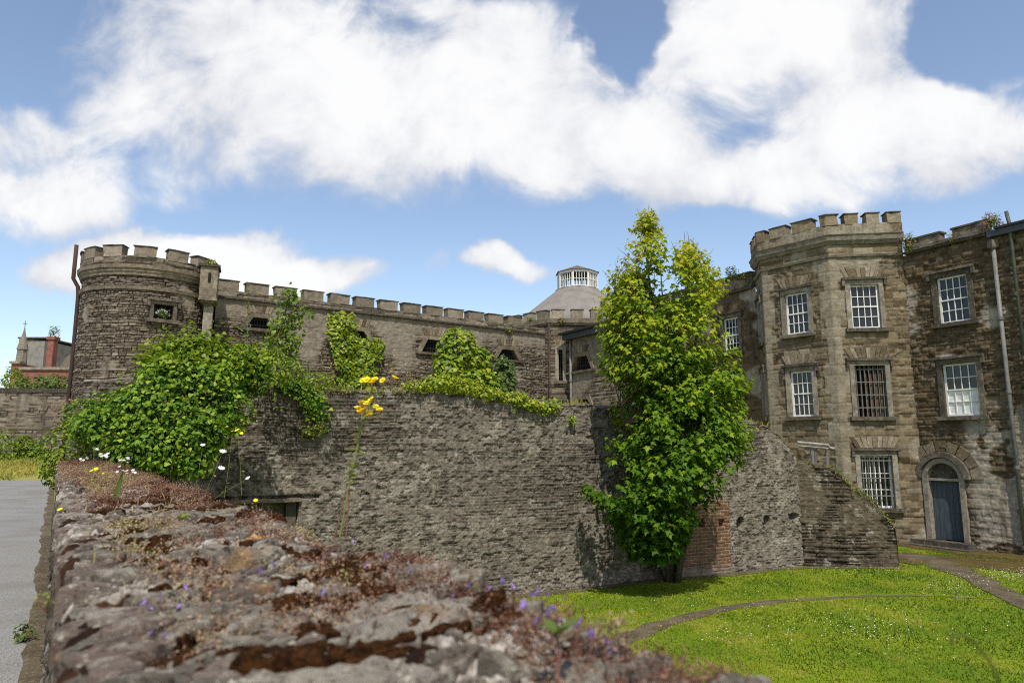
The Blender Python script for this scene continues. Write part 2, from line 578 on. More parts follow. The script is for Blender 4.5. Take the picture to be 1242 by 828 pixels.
M['arch_stone'] = dressed_mat('arch_stone', [(.11, .085, .055), (.24, .20, .145), (.34, .30, .24), (.17, .13, .08), (.38, .35, .30)], dirt_amt=.25)
M['white_paint'] = plain_mat('white_paint', (.74, .73, .69), .5, .25, 9, .05)
M['glass'] = glass_mat('dark_glass')
M['void'] = plain_mat('dark_interior', (.012, .011, .01), .95)
M['iron'] = plain_mat('rusty_iron', (.06, .036, .028), .8, .5, 20, .2)
M['rust_board'] = plain_mat('rusty_board', (.10, .06, .036), .85, .6, 4, .2, col2=(.05, .036, .026))
M['black_iron'] = plain_mat('black_iron', (.025, .023, .022), .6, .4, 10, .1)
M['lead'] = plain_mat('lead_flashing', (.06, .068, .08), .5, .3, 4, .1)
M['pipe_grey'] = plain_mat('pipe_grey', (.16, .16, .15), .55, .35, 5, .1)
M['pipe_pale'] = plain_mat('pipe_pale', (.30, .29, .27), .6, .5, 8, .1)
M['pipe_green'] = plain_mat('pipe_dark', (.07, .078, .06), .55, .4, 5, .1)
M['door_blue'] = None
M['slate_roof'] = plain_mat('slate_roof', (.20, .18, .16), .8, .4, 1.6, .3, col2=(.15, .135, .12))
M['lantern_roof'] = plain_mat('lantern_roof', (.13, .105, .085), .8, .4, 5, .3)
M['bark'] = plain_mat('bark', (.075, .06, .042), .95, .5, 14, .8)
M['twig'] = plain_mat('green_twig', (.16, .11, .06), .8, .4, 20, .2)
M['sycamore'] = leaf_mat('sycamore_leaf', [(.018, .055, .004), (.05, .125, .007), (.13, .235, .010), (.27, .36, .016), (.44, .42, .022), (.52, .43, .03)], .48, .5, .15)
M['ivy'] = leaf_mat('ivy_leaf', [(.016, .05, .006), (.05, .12, .010), (.14, .25, .016), (.30, .38, .028)], .3, .55, .18)
M['yellow_ivy'] = leaf_mat('young_ivy_leaf', [(.05, .105, .010), (.14, .22, .012), (.29, .35, .016), (.45, .45, .03)], .35, .45)
M['herb'] = leaf_mat('herb_leaf', [(.09, .11, .02), (.2, .23, .03), (.33, .31, .05), (.46, .34, .07)], .3, .6)
M['dull_leaf'] = leaf_mat('dull_green_leaf', [(.03, .06, .012), (.07, .12, .02), (.14, .19, .035)], .3, .5)
M['petal_pink'] = leaf_mat('pink_petal', [(.42, .10, .17), (.58, .2, .3)], .3, .6)
M['petal_white'] = leaf_mat('white_petal', [(.72, .7, .64), (.85, .84, .8)], .3, .6)
M['petal_yellow'] = leaf_mat('yellow_petal', [(.93, .76, .015), (.97, .86, .03)], .3, .6)
M['petal_purple'] = leaf_mat('purple_petal', [(.36, .2, .62), (.55, .4, .75)], .35, .6)
M['stem'] = plain_mat('green_stem', (.17, .2, .05), .7, .3, 30, .1)
M['stem_red'] = plain_mat('reddish_stem', (.2, .09, .07), .7, .3, 30, .1)


def door_mat():
    t = NT('blue_painted_boards')
    f = t.noise(3, 5, .6, t.mapping((9, 9, .8)))
    c = t.mix(t.mr(f, .35, .7), (.042, .055, .067), (.075, .092, .106))
    t.bsdf(c, .55, t.bump(t.noise(40, 4), .2, .01), .3)
    return t.m


M['door_blue'] = door_mat()


# ------------------------------------------------------------------ stone patterns
def pat_rubble(seed, ch=.12, ln=.34, dep=.022, amp=.03, warp=.03, plas_thr=.62, plas_w=.1, plas_f=.7, extra=None):
    def f(u, v):
        e, r1, r2 = masonry(u, v, ch, ln, seed, warp)
        m = 1 - sstep(e, .004, .022)
        plas = sstep(fbm(u * plas_f + 5, v * plas_f, 4, seed + 3), plas_thr, plas_thr + plas_w)
        if extra is not None: plas = extra(u, v, plas)
        k = 1 - .75 * plas
        d = k * (-dep * m + (r2 - .5) * amp) + (fbm(u * 5, v * 5, 4, seed + 9) - .5) * .03
        return dict(disp=d, tint=r1, mort=m * (1 - plas), plas=plas)
    return f


def blocks(u, v, seed, ch=.27, ln=.52):
    return masonry(u, v, ch, ln, seed, .004, .8, .75, 1.3)


def pat_block(seed, corners=(), plas_thr=.6, extra=None, ch=.25, ln=.5, dep=.012, amp=.022):
    """squared stone with paler quoins at the given u"""
    def f(u, v):
        e, r1, r2 = blocks(u, v, seed, ch, ln)
        e2, q1, q2 = masonry(u, v, .10, .17, seed + 2, .05)
        small = sstep(fbm(u * .6, v * .6, 3, seed + 12), .5, .56)
        e = np.where(small > .5, e2, e); r1 = np.where(small > .5, q1, r1); r2 = np.where(small > .5, q2, r2)
        m = 1 - sstep(e, .004, .02)
        plas = sstep(fbm(u * .8, v * .9, 4, seed + 4), plas_thr, plas_thr + .1)
        if extra is not None: plas = extra(u, v, plas)
        tint = r1
        for c in corners:
            row = np.floor(v / .31)
            wq = np.where(_h(row, 3, 0, seed) > .5, .42, .24)
            q = (np.abs(u - c) < wq)
            plas = np.where(q, .55 + .4 * _h(row, 8, 0, seed), plas)
            fv = v / .31 - row
            m = np.where(q, 1 - sstep(np.minimum(fv, 1 - fv) * .31, .004, .016), m)
            r2 = np.where(q, .9, r2)
        d = (1 - .6 * plas) * (-dep * m + (r2 - .5) * amp) + (fbm(u * 4, v * 4, 4, seed + 9) - .5) * .02
        return dict(disp=d, tint=tint, mort=m * .9, plas=plas)
    return f


# ------------------------------------------------------------------ windows
def rect_path(u0, u1, v0, v1): return [(u0, v0), (u1, v0), (u1, v1), (u0, v1)]


def glazing(fr, u0, u1, v0, v1, nx, ny, parent, depth=.065, bar=.022, border=.06, mid=None, mat='white_paint', blind=False):
    mb = MB()
    mb.ring(fr, rect_path(u0, u1, v0, v1), rect_path(u0 + border, u1 - border, v0 + border, v1 - border), -depth - .05, -depth)
    a, b, c, d = u0 + border, u1 - border, v0 + border, v1 - border
    for i in range(1, nx):
        x = a + (b - a) * i / nx
        mb.box(fr, x - bar / 2, x + bar / 2, c, d, -depth - .035, -depth - .008)
    for j in range(1, ny):
        y = c + (d - c) * j / ny
        h = bar * (1.8 if mid is not None and j == mid else 1)
        mb.box(fr, a, b, y - h / 2, y + h / 2, -depth - .037, -depth - .005 + (.012 if mid == j else 0))
    sash = mb.build('sash', M[mat], parent)
    g = MB()
    g.box(fr, u0 + border * .5, u1 - border * .5, v0 + border * .5, v1 - border * .5, -depth - .06, -depth - .041)
    g.build('pane', M['glass'], parent)
    if blind:
        q = MB()
        q.box(fr, a, b, c, c + (d - c) * .5, -depth - .039, -depth - .0375)
        q.build('blind', M['white_paint'], parent)


def iron_bars(fr, u0, u1, v0, v1, nx, ny, parent, depth=.06, r=.014, mat='iron', name='bars', tilt=0.0):
    mb = MB()
    for i in range(nx):
        x = u0 + (u1 - u0) * (i + .5) / nx
        mb.tube([fr(x, v0, -depth), fr(x + tilt * random.uniform(-1, 1), v1, -depth)], r, 6)
    for j in range(ny):
        y = v0 + (v1 - v0) * (j + .7) / ny
        mb.box(fr, u0, u1, y - r, y + r, -depth - .008, -depth + .02)
    return mb.build(name, M[mat], parent)


def window(root, fr, rect, kind='sash', nx=4, ny=4, mid=2, sw=.15, dark=False, hood=True, arch=True, blind=False, sill=True, label=None):
    u0, u1, v0, v1 = rect
    mat = 'dressed_dark' if dark else 'dressed'
    mb = MB(); st = .09
    mb.box(fr, u0 - sw, u0, v0, v1, -.24, .045, st); mb.box(fr, u1, u1 + sw, v0, v1, -.24, .045, st)
    mb.box(fr, u0 - sw, u1 + sw, v1 + .001, v1 + sw, -.24, .047, st)
    w = mb.build('window', M[mat], root, noise=(.006, 7))
    if label: w['label'] = label
    if sill:
        mb = MB(); mb.box(fr, u0 - sw - .07, u1 + sw + .07, v0 - .12, v0 - .001, -.24, .12, st)
        mb.build('sill', M['dressed_dark'], w, noise=(.006, 7))
    if hood:
        mb = MB()
        y = v1 + sw + .002
        mb.box(fr, u0 - sw - .1, u1 + sw + .1, y, y + .075, .0, .13, st)
        mb.box(fr, u0 - sw - .1, u0 - sw - .012, y - .2, y - .001, .0, .11, st); mb.box(fr, u1 + sw + .012, u1 + sw + .1, y - .2, y - .001, .0, .11, st)
        mb.build('hood_mould', M['dressed_dark'], w, noise=(.006, 7))
    if arch:
        mb = MB(); n = 9; y = v1 + sw + (.09 if hood else .01); hw = (u1 - u0) / 2 + sw; uc = (u0 + u1) / 2
        for i in range(n):
            a0, a1 = -1 + 2 * i / n + .012, -1 + 2 * (i + 1) / n - .012
            h = .3 + .05 * random.random()
            p = [(uc + hw * .92 * a0, y + .005), (uc + hw * .92 * a1, y + .005), (uc + hw * 1.22 * a1, y + h), (uc + hw * 1.22 * a0, y + h)]
            mb.prism(fr, p, -.05, .018 + .015 * random.random())
        mb.build('relieving_arch', M['arch_stone'], w, noise=(.006, 7))
    if kind == 'sash': glazing(fr, u0, u1, v0, v1, nx, ny, w, mid=mid, blind=blind)
    elif kind == 'rusty':
        iron_bars(fr, u0, u1, v0, v1, 7, 4, w, depth=.06, r=.013, tilt=.015, mat='pipe_grey')
        q = MB()
        for i in range(6):
            a = u0 + (u1 - u0) * (i + .12) / 6
            q.box(fr, a, a + (u1 - u0) * .075, v0, v1, -.15, -.12)
        q.build('rusty_bars', M['rust_board'], w)
        q = MB(); q.box(fr, u0 - .02, u1 + .02, v0 - .02, v1 + .02, -.235, -.22); q.build('dark_opening', M['void'], w)
    elif kind == 'barred':
        iron_bars(fr, u0, u1, v0, v1, 6, 3, w, depth=.05, r=.016, mat='pipe_grey')
        glazing(fr, u0, u1, v0, v1, 6, 3, w, depth=.13, mid=None, mat='white_paint')
    return w


def cut(rect, e=.05): return (rect[0] - e, rect[1] + e, rect[2] - e * .8, rect[3] + e)


def lunette(root, fr, px0, px1, yt, yb, top=.42, mat='dressed_castle', arch=True):
    """trapezoid prison window: raked jambs, short head, heavy sill, iron bars"""
    u0, u1, v0, v1 = fr.rect(px0, px1, yt, yb)
    uc, hb, ht = (u0 + u1) / 2, (u1 - u0) / 2, (u1 - u0) / 2 * top
    sw = .17
    inner = [(uc - hb, v0), (uc - ht, v1), (uc + ht, v1), (uc + hb, v0)]
    outer = [(uc - hb - sw * 1.15, v0), (uc - ht - sw * .8, v1 + sw), (uc + ht + sw * .8, v1 + sw), (uc + hb + sw * 1.15, v0)]
    mb = MB(); mb.ring(fr, outer, inner, -.3, .05, closed=False)
    w = mb.build('window', M[mat], root, noise=(.005, 5))
    mb = MB(); mb.box(fr, uc - hb - sw * 1.6, uc + hb + sw * 1.6, v0 - .11, v0 - .002, -.3, .11, .1)
    mb.build('sill', M['dressed_dark'], w, noise=(.005, 5))
    iron_bars(fr, uc - ht * 1.3, uc + ht * 1.3, v0, v1, 6, 2, w, depth=.16, r=.014, mat='black_iron')
    q = MB(); q.prism(fr, [(uc - hb - .05, v0 - .03), (uc + hb + .05, v0 - .03), (uc + ht + .05, v1 + .05), (uc - ht - .05, v1 + .05)], -.34, -.305); q.build('dark_opening', M['void'], w)
    if arch:
        mb = MB(); n = 7
        for i in range(n):
            a0, a1 = -1 + 2 * i / n + .02, -1 + 2 * (i + 1) / n - .02
            y = v1 + sw + .02
            p = [(uc + ht * 1.5 * a0, y), (uc + ht * 1.5 * a1, y), (uc + ht * 2.0 * a1, y + .3), (uc + ht * 2.0 * a0, y + .3)]
            mb.prism(fr, p, -.04, .02)
        mb.build('relieving_arch', M['arch_stone'], w, noise=(.006, 7))
    return (uc, hb, ht, v0, v1)


def lun_drop(ls):
    def f(u, v):
        m = np.zeros(u.shape, bool)
        for uc, hb, ht, v0, v1 in ls:
            k = np.clip((v - v0) / (v1 - v0), 0, 1)
            m |= (v > v0 - .05) & (v < v1 + .07) & (np.abs(u - uc) < hb + (ht - hb) * k + .06)
        return m
    return f


def merlon(root, path, a, b, z0, z1, w0, w1, mat='dressed_castle', cap=.035):
    mb = MB()
    pos, nm = path.at(path.us(a, b, .13))
    zz = np.linspace(z0 - .03, z1, 4)
    prof = [(w1, z) for z in zz] + [(w0, z) for z in zz[::-1]]
    mb.sweep(pos, nm, prof, t=random.choice([.3, .45, .95, 1.0, .5]))
    m = mb.build('merlon', M[mat], root, noise=(.022, 4))
    mb = MB()
    pos, nm = path.at(path.us(max(a - .035, 0), min(b + .035, path.L), .15))
    mb.sweep(pos, nm, [(w1 + .025, z1 + .004), (w1 + .025, z1 + cap), (w0 - .03, z1 + cap + .01), (w0 - .04, z1 + .004)])
    mb.build('coping', M['coping'], m, noise=(.006, 6))
    return m


def drainpipe(root, pts, r, mat, joints=(), label=None, hopper=None):
    mb = MB(); mb.tube(pts, r, 10)
    o = mb.build('drainpipe', M[mat], root, smooth=True)
    if label: o['label'] = label
    pts = np.array(pts)
    for j in joints:
        p = pts[0] + (pts[-1] - pts[0]) * j
        q = MB(); q.tube([p + [0, 0, -.05], p + [0, 0, .05]], r * 1.35, 10); q.build('pipe_collar', M[mat], o)
    if hopper:
        p = pts[-1]; q = MB(); h = hopper
        q.box(lambda u, v, w: np.array([p[0] + u, p[1] + w, p[2] + v]), -h, h, -.02, .2, -h, h); q.build('hopper', M['dressed_castle'], o)
    return o

# ================================================================== THE GAOL, LEFT TO RIGHT
# ---- round tower
TC, TR = np.array([-12.95, 24.15]), 2.12
ang = np.linspace(R(-250), R(70), 97)           # clockwise seen from the front: left round to right
tower_path = Path([(TC[0] + TR * math.sin(a + R(0)) * 1.0, TC[1] - TR * math.cos(a)) for a in np.linspace(R(-150), R(150), 97)])
tz = lambda py: float(at_y(178, py, 22.15)[2])   # heights read on the near face of the tower
root = thing('round_tower', (TC[0], TC[1], 1.5), 'round grey rubble tower with a crenellated top at the left end of the gaol', 'tower')
f_win = Frame(TC + TR * np.array([math.sin(R(40.0)), -math.cos(R(40.0))]) - .4 * np.array([math.cos(R(40)), math.sin(R(40))]),
              TC + TR * np.array([math.sin(R(40.0)), -math.cos(R(40.0))]) + .4 * np.array([math.cos(R(40)), math.sin(R(40))]))
# place the window's frame where the photo's window lies on the curved face
best = None
for k in range(-60, 120):
    a = R(k); p = TC + TR * np.array([math.sin(a), -math.cos(a)])
    r_ = ray(197, 379); px = r_[0] / r_[1] * p[1]
    if best is None or abs(px - p[0]) < best[0]: best = (abs(px - p[0]), a)
wa = best[1]; t_ = np.array([math.cos(wa), math.sin(wa)]); n_ = np.array([math.sin(wa), -math.cos(wa)])
f_win = Frame(TC + TR * n_ - .5 * t_, TC + TR * n_ + .5 * t_)
wr = f_win.rect(186, 210, 369.5, 387.5)
u_c = TR * (wa + R(150))
hole = (u_c + (wr[0] - .5) - .05, u_c + (wr[1] - .5) + .05, wr[2] - .04, wr[3] + .05)
sheet('wall', tower_path, 0, tower_path.L, 0.8, tz(323), .045, pat_rubble(3, .075, .12, .034, .045, .09, .70, .1, .9), M['tower_rubble'], root, holes=[hole], vres=.027)
window(root, f_win, wr, 'none', dark=True, hood=True, arch=False, sw=.11)
q = MB(); q.box(f_win, wr[0] - .03, wr[1] + .03, wr[2] - .03, wr[3] + .03, -.232, -.21); q.build('dark_opening', M['void'], [c for c in root.children if c.name.startswith('window')][0])
iron_bars(f_win, wr[0], wr[1], wr[2], wr[3], 4, 1, [c for c in root.children if c.name.startswith('window')][0], depth=.1, r=.012, mat='black_iron')
mb = MB()
z1, z2, z3 = tz(322), tz(334), tz(323)
pr = [(-.1, z2), (.05, z2), (.07, z2 + .1), (.10, z2 + .12), (.10, z2 + .2), (.15, z2 + .22), (.17, z1), (-.1, z1)]
tower_path.sweep(mb, 0, tower_path.L, pr, .12)
mb.build('cornice', M['dressed_castle'], root, noise=(.008, 5))
zs = tz(349)
mb = MB(); tower_path.sweep(mb, 0, tower_path.L, [(-.06, zs - .06), (.05, zs - .06), (.07, zs + .05), (-.06, zs + .08)], .12)
mb.build('string_course', M['dressed_castle'], root, noise=(.008, 5))
zf, zt = tz(311.5), tz(300)
sheet('parapet_facing', tower_path, 0, tower_path.L, z1 + .003, zf, .045, pat_rubble(4, .1, .28, .02, .03, .03, .6), M['tower_rubble'], root, woff=.09)
mb = MB(); tower_path.sweep(mb, 0, tower_path.L, [(-.28, z1 + .003), (.06, z1 + .003), (.06, (z1 + zf) / 2), (.085, zf), (-.28, zf)], .12)
mb.build('parapet', M['dressed_castle'], root, noise=(.014, 4))
sp = .98
k0 = u_c + .33
for k in range(-6, 7):
    c = k0 + k * sp
    if 0.3 < c < tower_path.L - .3: merlon(root, tower_path, c - .315, c + .315, zf, zt, -.26, .1, 'tower_rubble')
mb = MB(); mb.tube([(TC[0], TC[1], z1 - .1), (TC[0], TC[1], z1 - .08)], TR - .1, 40); mb.build('roof', M['slate_roof'], root)
# bartizan on the joint between tower and curtain wall
P0, P1 = np.array([-10.75, 24.5]), np.array([1.60, 33.0])
cur = Path([P0, P1]); fc = cur.frame(0)
fb = Frame(at_y(243, 345, 23.35), at_y(264, 345, 23.55))
ub0, ub1, vb0, vb1 = fb.rect(243, 264, 326, 364)
mb = MB(); mb.box(fb, ub0, ub1, vb0, vb1, -.5, .35, .16)
bt = mb.build('bartizan', M['dressed_castle'], root, noise=(.008, 5))
mb = MB(); mb.box(fb, ub0 - .07, ub1 + .07, vb1 + .002, vb1 + .07, -.5, .42, .16); mb.build('cap_stone', M['coping'], bt, noise=(.006, 5))
um = (ub0 + ub1) / 2 + .02
mb = MB(); mb.box(fb, um - .045, um + .045, vb0 + .55, vb1 - .22, .345, .362); mb.build('arrow_slit', M['void'], bt)
mb = MB()
for i, (e, h) in enumerate([(.02, .07), (-.06, .07), (-.14, .08)]):
    y = vb0 - .001 - .072 * i
    mb.box(fb, ub0 - e, ub1 + e, y - h, y - .002, -.5, .35 + e, .16)
mb.build('corbel', M['dressed_castle'], bt, noise=(.006, 5))
mb = MB(); mb.box(fb, ub0 + .16, ub1 - .1, 3.0, vb0 - .22, -.5, .12, .2); mb.build('pilaster', M['dressed'], root, noise=(.008, 5))
# leaning-looking iron pipe up the left flank
aL = R(-62)
def tp(a, w, z): return (TC[0] + (TR + w) * math.sin(a), TC[1] - (TR + w) * math.cos(a), z)
pz = [1.5, tz(420), tz(352), tz(340), tz(330), tz(288)]
drainpipe(root, [tp(aL, .06, pz[0]), tp(aL, .06, pz[1]), tp(aL, .07, pz[2]), tp(aL, .1, pz[3]), tp(aL, .26, pz[4]), tp(aL, .26, pz[5])], .065, 'iron', label='rusty iron pipe rising above the parapet')

# ---- curtain wall
root = thing('curtain_wall', (P0[0], P0[1], 1.5), 'long crenellated grey stone wall running from the round tower to the domed rotunda', 'wall')
cz = lambda py: fc.uv(280, py)[1]
zf, zt, zs = cz(352.5), cz(341), cz(362.5)
ls = [lunette(root, fc, 298, 332, 385.5, 398.5, .5), lunette(root, fc, 416, 449, 401, 413, .5), lunette(root, fc, 511, 540, 412, 427.5, .5), lunette(root, fc, 602, 629, 424, 436, .5)]
sheet('wall', cur, 0, cur.L, 1.0, zs, .05, pat_rubble(21, .075, .13, .036, .05, .08, .54, .12, .55,
      extra=lambda u, v, p: np.clip(p * sstep(v, 5.6, 6.6) + .9 * sstep(v, 7.4, 8.0), 0, 1)), M['grey_rubble'], root, drop=lun_drop(ls), vres=.028)
mb = MB(); cur.sweep(mb, 0, cur.L, [(-.05, zs - .002), (.11, zs - .002), (.11, zs + .05), (.06, zs + .09), (-.05, zs + .09)], .15); mb.build('string_course', M['coping'], root, noise=(.01, 5))
sheet('parapet_facing', cur, 0, cur.L, zs + .092, zf, .045, pat_rubble(22, .1, .3, .02, .03, .03, .6), M['grey_rubble'], root, woff=.045)
mb = MB(); cur.sweep(mb, 0, cur.L, [(-.4, zs + .092), (.01, zs + .092), (.01, (zs + zf) / 2), (.03, zf), (-.4, zf)], .15); mb.build('parapet', M['dressed_castle'], root, noise=(.014, 4))
mb = MB(); mb.box(fc, 0, cur.L, 1.0, zs - .1, -.6, -.45); mb.build('back_wall', M['grey_rubble'], root)
u_first, u_last = fc.uv(276, 345)[0], fc.uv(601, 390)[0]
for k in range(13):
    c = u_first + (u_last - u_first) / 11 * k
    if c + .4 < cur.L: merlon(root, cur, max(c - .4, .01), c + .39, zf, zt, -.35, .05, 'grey_rubble')

# ---- rotunda with conical roof and glazed lantern
oc = np.array([3.65, 37.5]); ap = 4.5; cr = ap / math.cos(R(22.5))
def octa(r, k): a = R(-90 - 22.5 - 45 * k); return (oc[0] + r * math.cos(a), oc[1] + r * math.sin(a))
# points from left-back round the front to right-back
pts = [octa(cr, k) for k in (2, 1, 0, -1, -2, -3)]
rot = Path(pts)
root = thing('rotunda', (oc[0], oc[1], 1.5), 'octagonal stone rotunda under a grey conical roof with a white glazed lantern', 'rotunda')
f1 = rot.frame(2)
rz = lambda py: f1.uv(700, py)[1]
zt, zf, zs = rz(376), rz(386), rz(394.5)
nr = f1.rect(677.5, 682.5, 424, 462)
uoff = rot.c[2]
sheet('wall', rot, 0, rot.L, 1.2, zs, .07, pat_rubble(31, .10, .28, .03, .045, .03, .6), M['tower_rubble'], root, holes=[(uoff + nr[0] - .04, uoff + nr[1] + .04, nr[2] - .04, nr[3] + .04)], vres=.05)
w = window(root, f1, nr, 'none', sw=.16, hood=False, arch=True)
q = MB(); q.box(f1, nr[0] - .03, nr[1] + .03, nr[2] - .03, nr[3] + .03, -.235, -.21); q.build('dark_opening', M['void'], w)
iron_bars(f1, nr[0], nr[1], nr[2], nr[3], 1, 3, w, .08, .015, 'black_iron')
mb = MB(); rot.sweep(mb, 0, rot.L, [(-.05, zs), (.1, zs), (.12, zs + .09), (-.05, zs + .12)], .3); mb.build('string_course', M['coping'], root, noise=(.01, 4))
mb = MB(); rot.sweep(mb, 0, rot.L, [(-.3, zs + .122), (.05, zs + .122), (.05, zf), (-.3, zf)], .3); mb.build('parapet', M['dressed_castle'], root, noise=(.012, 4))
for i in range(5):
    n = 4
    for k in range(n):
        c = rot.c[i] + rot.l[i] * (k + .5) / n
        merlon(root, rot, c - .29, c + .29, zf, zt, -.27, .05, 'tower_rubble')
zl0 = 3 + (540 - 352) * 38.4 / 844; zl1 = 3 + (540 - 331.5) * 38.4 / 844; za = 3 + (540 - 319.5) * 38.2 / 844
lr = 1.13
V, F = [], []
N = 24
rows = [(4.25, zf - .15), (3.2, zf - .15 + (zl0 - zf + .15) * .335), (2.1, zf - .15 + (zl0 - zf + .15) * .69), (lr * .98, zl0)]
for r_, z in rows:
    for k in range(N):
        a = 2 * math.pi * k / N; V.append((oc[0] + r_ * math.cos(a), oc[1] + r_ * math.sin(a), z))
for i in range(len(rows) - 1):
    for k in range(N): F.append((i * N + k, i * N + (k + 1) % N, (i + 1) * N + (k + 1) % N, (i + 1) * N + k))
mb = MB(); mb.add(V, F); mb.build('conical_roof', M['slate_roof'], root)
lan = D.objects.new('lantern', None); link(lan, root)
def octl(r, k, z): a = R(-90 - 22.5 + 45 * k + 4); return np.array([oc[0] + r * math.cos(a), oc[1] + r * math.sin(a), z])
fm, gl, mu = MB(), MB(), MB()
for k in range(8):
    a, b = octl(lr, k, 0), octl(lr, k + 1, 0); fr = Frame(a, b)
    h = zl1 - zl0
    fm.box(fr, 0, fr.L, zl0, zl0 + .06, -.1, .03); fm.box(fr, 0, fr.L, zl1 - .13, zl1, -.1, .03)
    fm.box(fr, 0, .06, zl0 + .061, zl1 - .131, -.1, .028); fm.box(fr, fr.L - .06, fr.L, zl0 + .061, zl1 - .131, -.1, .028)
    for i in range(1, 5):
        x = .06 + (fr.L - .12) * i / 5; mu.box(fr, x - .014, x + .014, zl0 + .061, zl1 - .131, -.06, .01)
    y = zl0 + h * .47; mu.box(fr, .06, fr.L - .06, y - .012, y + .012, -.062, .006)
    gl.box(fr, .03, fr.L - .03, zl0 + .03, zl1 - .06, -.045, -.03)
lan_f = fm.build('lantern_frame', M['white_paint'], lan); mu.build('glazing_bars', M['white_paint'], lan)


def sky_glass():
    t = NT('lantern_glass')
    b = t.bsdf((.93, .95, .96), .02, None, .5)
    b.inputs['Transmission Weight'].default_value = 1.0; b.inputs['IOR'].default_value = 1.04
    return t.m


gl.build('pane', sky_glass(), lan)
mb = MB()
ring = [octl(lr + .13, k, zl1) for k in range(8)]
mb.add(ring + [np.array([oc[0], oc[1], za])], [(k, (k + 1) % 8, 8) for k in range(8)] + [tuple(range(7, -1, -1))]); mb.build('lantern_roof', M['lantern_roof'], lan)
mb = MB(); mb.tube([(oc[0], oc[1], zl0 - .09), (oc[0], oc[1], zl0 + .001)], lr + .1, 8); mb.build('lantern_curb', M['slate_roof'], lan)
cpx = f1.uv(666, 430)[0]
drainpipe(root, [f1(cpx, 1.2, .08), f1(cpx, zs + .1, .08)], .045, 'iron', (.3, .6))

# ---- low side wing
A, B = np.array([2.78, 32.4]), np.array([5.5, 27.7])
pw = Path([A, B]); fw = pw.frame(0)
root = thing('side_wing', (A[0], A[1], 1.5), 'low rendered side wing with a dark fascia and trapezoid window behind the tree', 'building')
zt = fw.uv(690, 413)[1]
l1 = lunette(root, fw, 693, 718, 432, 449, .55)
l2 = lunette(root, fw, 699, 718, 484, 497, .55, arch=False)
sheet('wall', pw, 0, pw.L, 1.2, zt, .06, pat_rubble(41, .13, .34, .02, .03, .03, .35, .12, .4), M['grey_rubble'], root, drop=lun_drop([l1, l2]), vres=.05)
mb = MB(); mb.box(fw, -.25, pw.L + .2, zt + .002, zt + .26, -.3, .3); mb.build('fascia', M['lead'], root)
mb = MB(); mb.box(fw, -.4, pw.L + .25, zt + .263, zt + .36, -.6, .45); mb.build('roof_edge', M['black_iron'], root)
mb = MB(); mb.prism(lambda u, v, w: fw(u, v, w), rect_path(-.05, pw.L, 1.2, zt), -4.0, -.5); mb.build('rear_wall', M['grey_rubble'], root)
drainpipe(root, [fw(.12, 1.2, .09), fw(.12, zt + .1, .09)], .06, 'pipe_grey', (.35, .7))

# ---- tall rear wing behind the tree
q0 = np.array([9.24, 25.5]); dirw = np.array([-.5, .866])
A, B = q0 + dirw * 6.2, q0
pw = Path([A, B]); fw = pw.frame(0)
root = thing('rear_wing', (A[0], A[1], 0), 'tall brown stone wing seen between the tree and the polygonal bay', 'building')
zt = fw.uv(900, 334)[1]; zs = fw.uv(905, 352)[1]
wrs = [fw.rect(878, 896.5, 385, 428), fw.rect(877, 896, 456, 488)]
sheet('wall', pw, 0, pw.L, 0, zs, .05, pat_block(55, (), .62), M['brown_stone'], root, holes=[cut(r) for r in wrs])
for r in wrs: window(root, fw, r, 'sash', 4, 4, 2, dark=True, arch=False)
mb = MB(); pw.sweep(mb, 0, pw.L - .1, [(-.05, zs), (.12, zs), (.14, zs + .1), (-.05, zs + .13)], .2); mb.build('string_course', M['coping'], root, noise=(.01, 4))
mb = MB(); pw.sweep(mb, 0, pw.L - .1, [(-.35, zs + .132), (.06, zs + .132), (.06, zt), (-.35, zt)], .2); mb.build('parapet', M['dressed_dark'], root, noise=(.02, 3))
mb = MB(); pw.sweep(mb, 0, pw.L - .1, [(-.4, zt + .003), (.11, zt + .003), (.11, zt + .06), (-.4, zt + .06)], .2); mb.build('coping', M['coping'], root, noise=(.012, 4))
mb = MB(); mb.prism(fw, rect_path(0, pw.L, 0, zs - .2), -5.0, -.5); mb.build('rear_wall', M['brown_stone'], root)

# ---- polygonal bay
bp = [(9.24, 25.5), (8.97, 24.09), (10.52, 22.2), (12.81, 21.88)]
bay = Path(bp); F0, F1, F2 = bay.frame(0), bay.frame(1), bay.frame(2)
root = thing('polygonal_bay', (10.6, 23.5, 0), 'three storey crenellated stone bay with angled faces beside the blue door range', 'tower')
bz = lambda py: F2.uv(1050, py)[1]
zt, zf, zc1, zc0, zs = bz(260.5), bz(272), bz(285), bz(296), bz(310)
W = []
W.append((2, F2.rect(1032, 1067, 345, 398), dict(kind='sash', nx=4, ny=4, mid=2, label='window with blue-grey panes')))
W.append((2, F2.rect(1038, 1075, 443, 505), dict(kind='rusty', label='window with rusty vertical bars')))
W.append((2, F2.rect(1045, 1084, 552, 616), dict(kind='barred', label='ground floor window with pale bars')))
W.append((1, F1.rect(953, 980.5, 355, 405), dict(kind='sash', nx=4, ny=4, mid=2)))
W.append((1, F1.rect(959.5, 986.5, 449.5, 505), dict(kind='sash', nx=4, ny=4, mid=2)))
W.append((0, (.5, 1.0, F0.uv(919, 422)[1], F0.uv(919, 372)[1]), dict(kind='sash', nx=3, ny=4, mid=2, arch=False)))
W.append((0, (.5, 1.0, F0.uv(921, 508)[1], F0.uv(921, 455)[1]), dict(kind='sash', nx=3, ny=4, mid=2, arch=False)))
holes = []
for i, r, kw in W:
    c = cut(r); holes.append((c[0] + bay.c[i], c[1] + bay.c[i], c[2], c[3]))
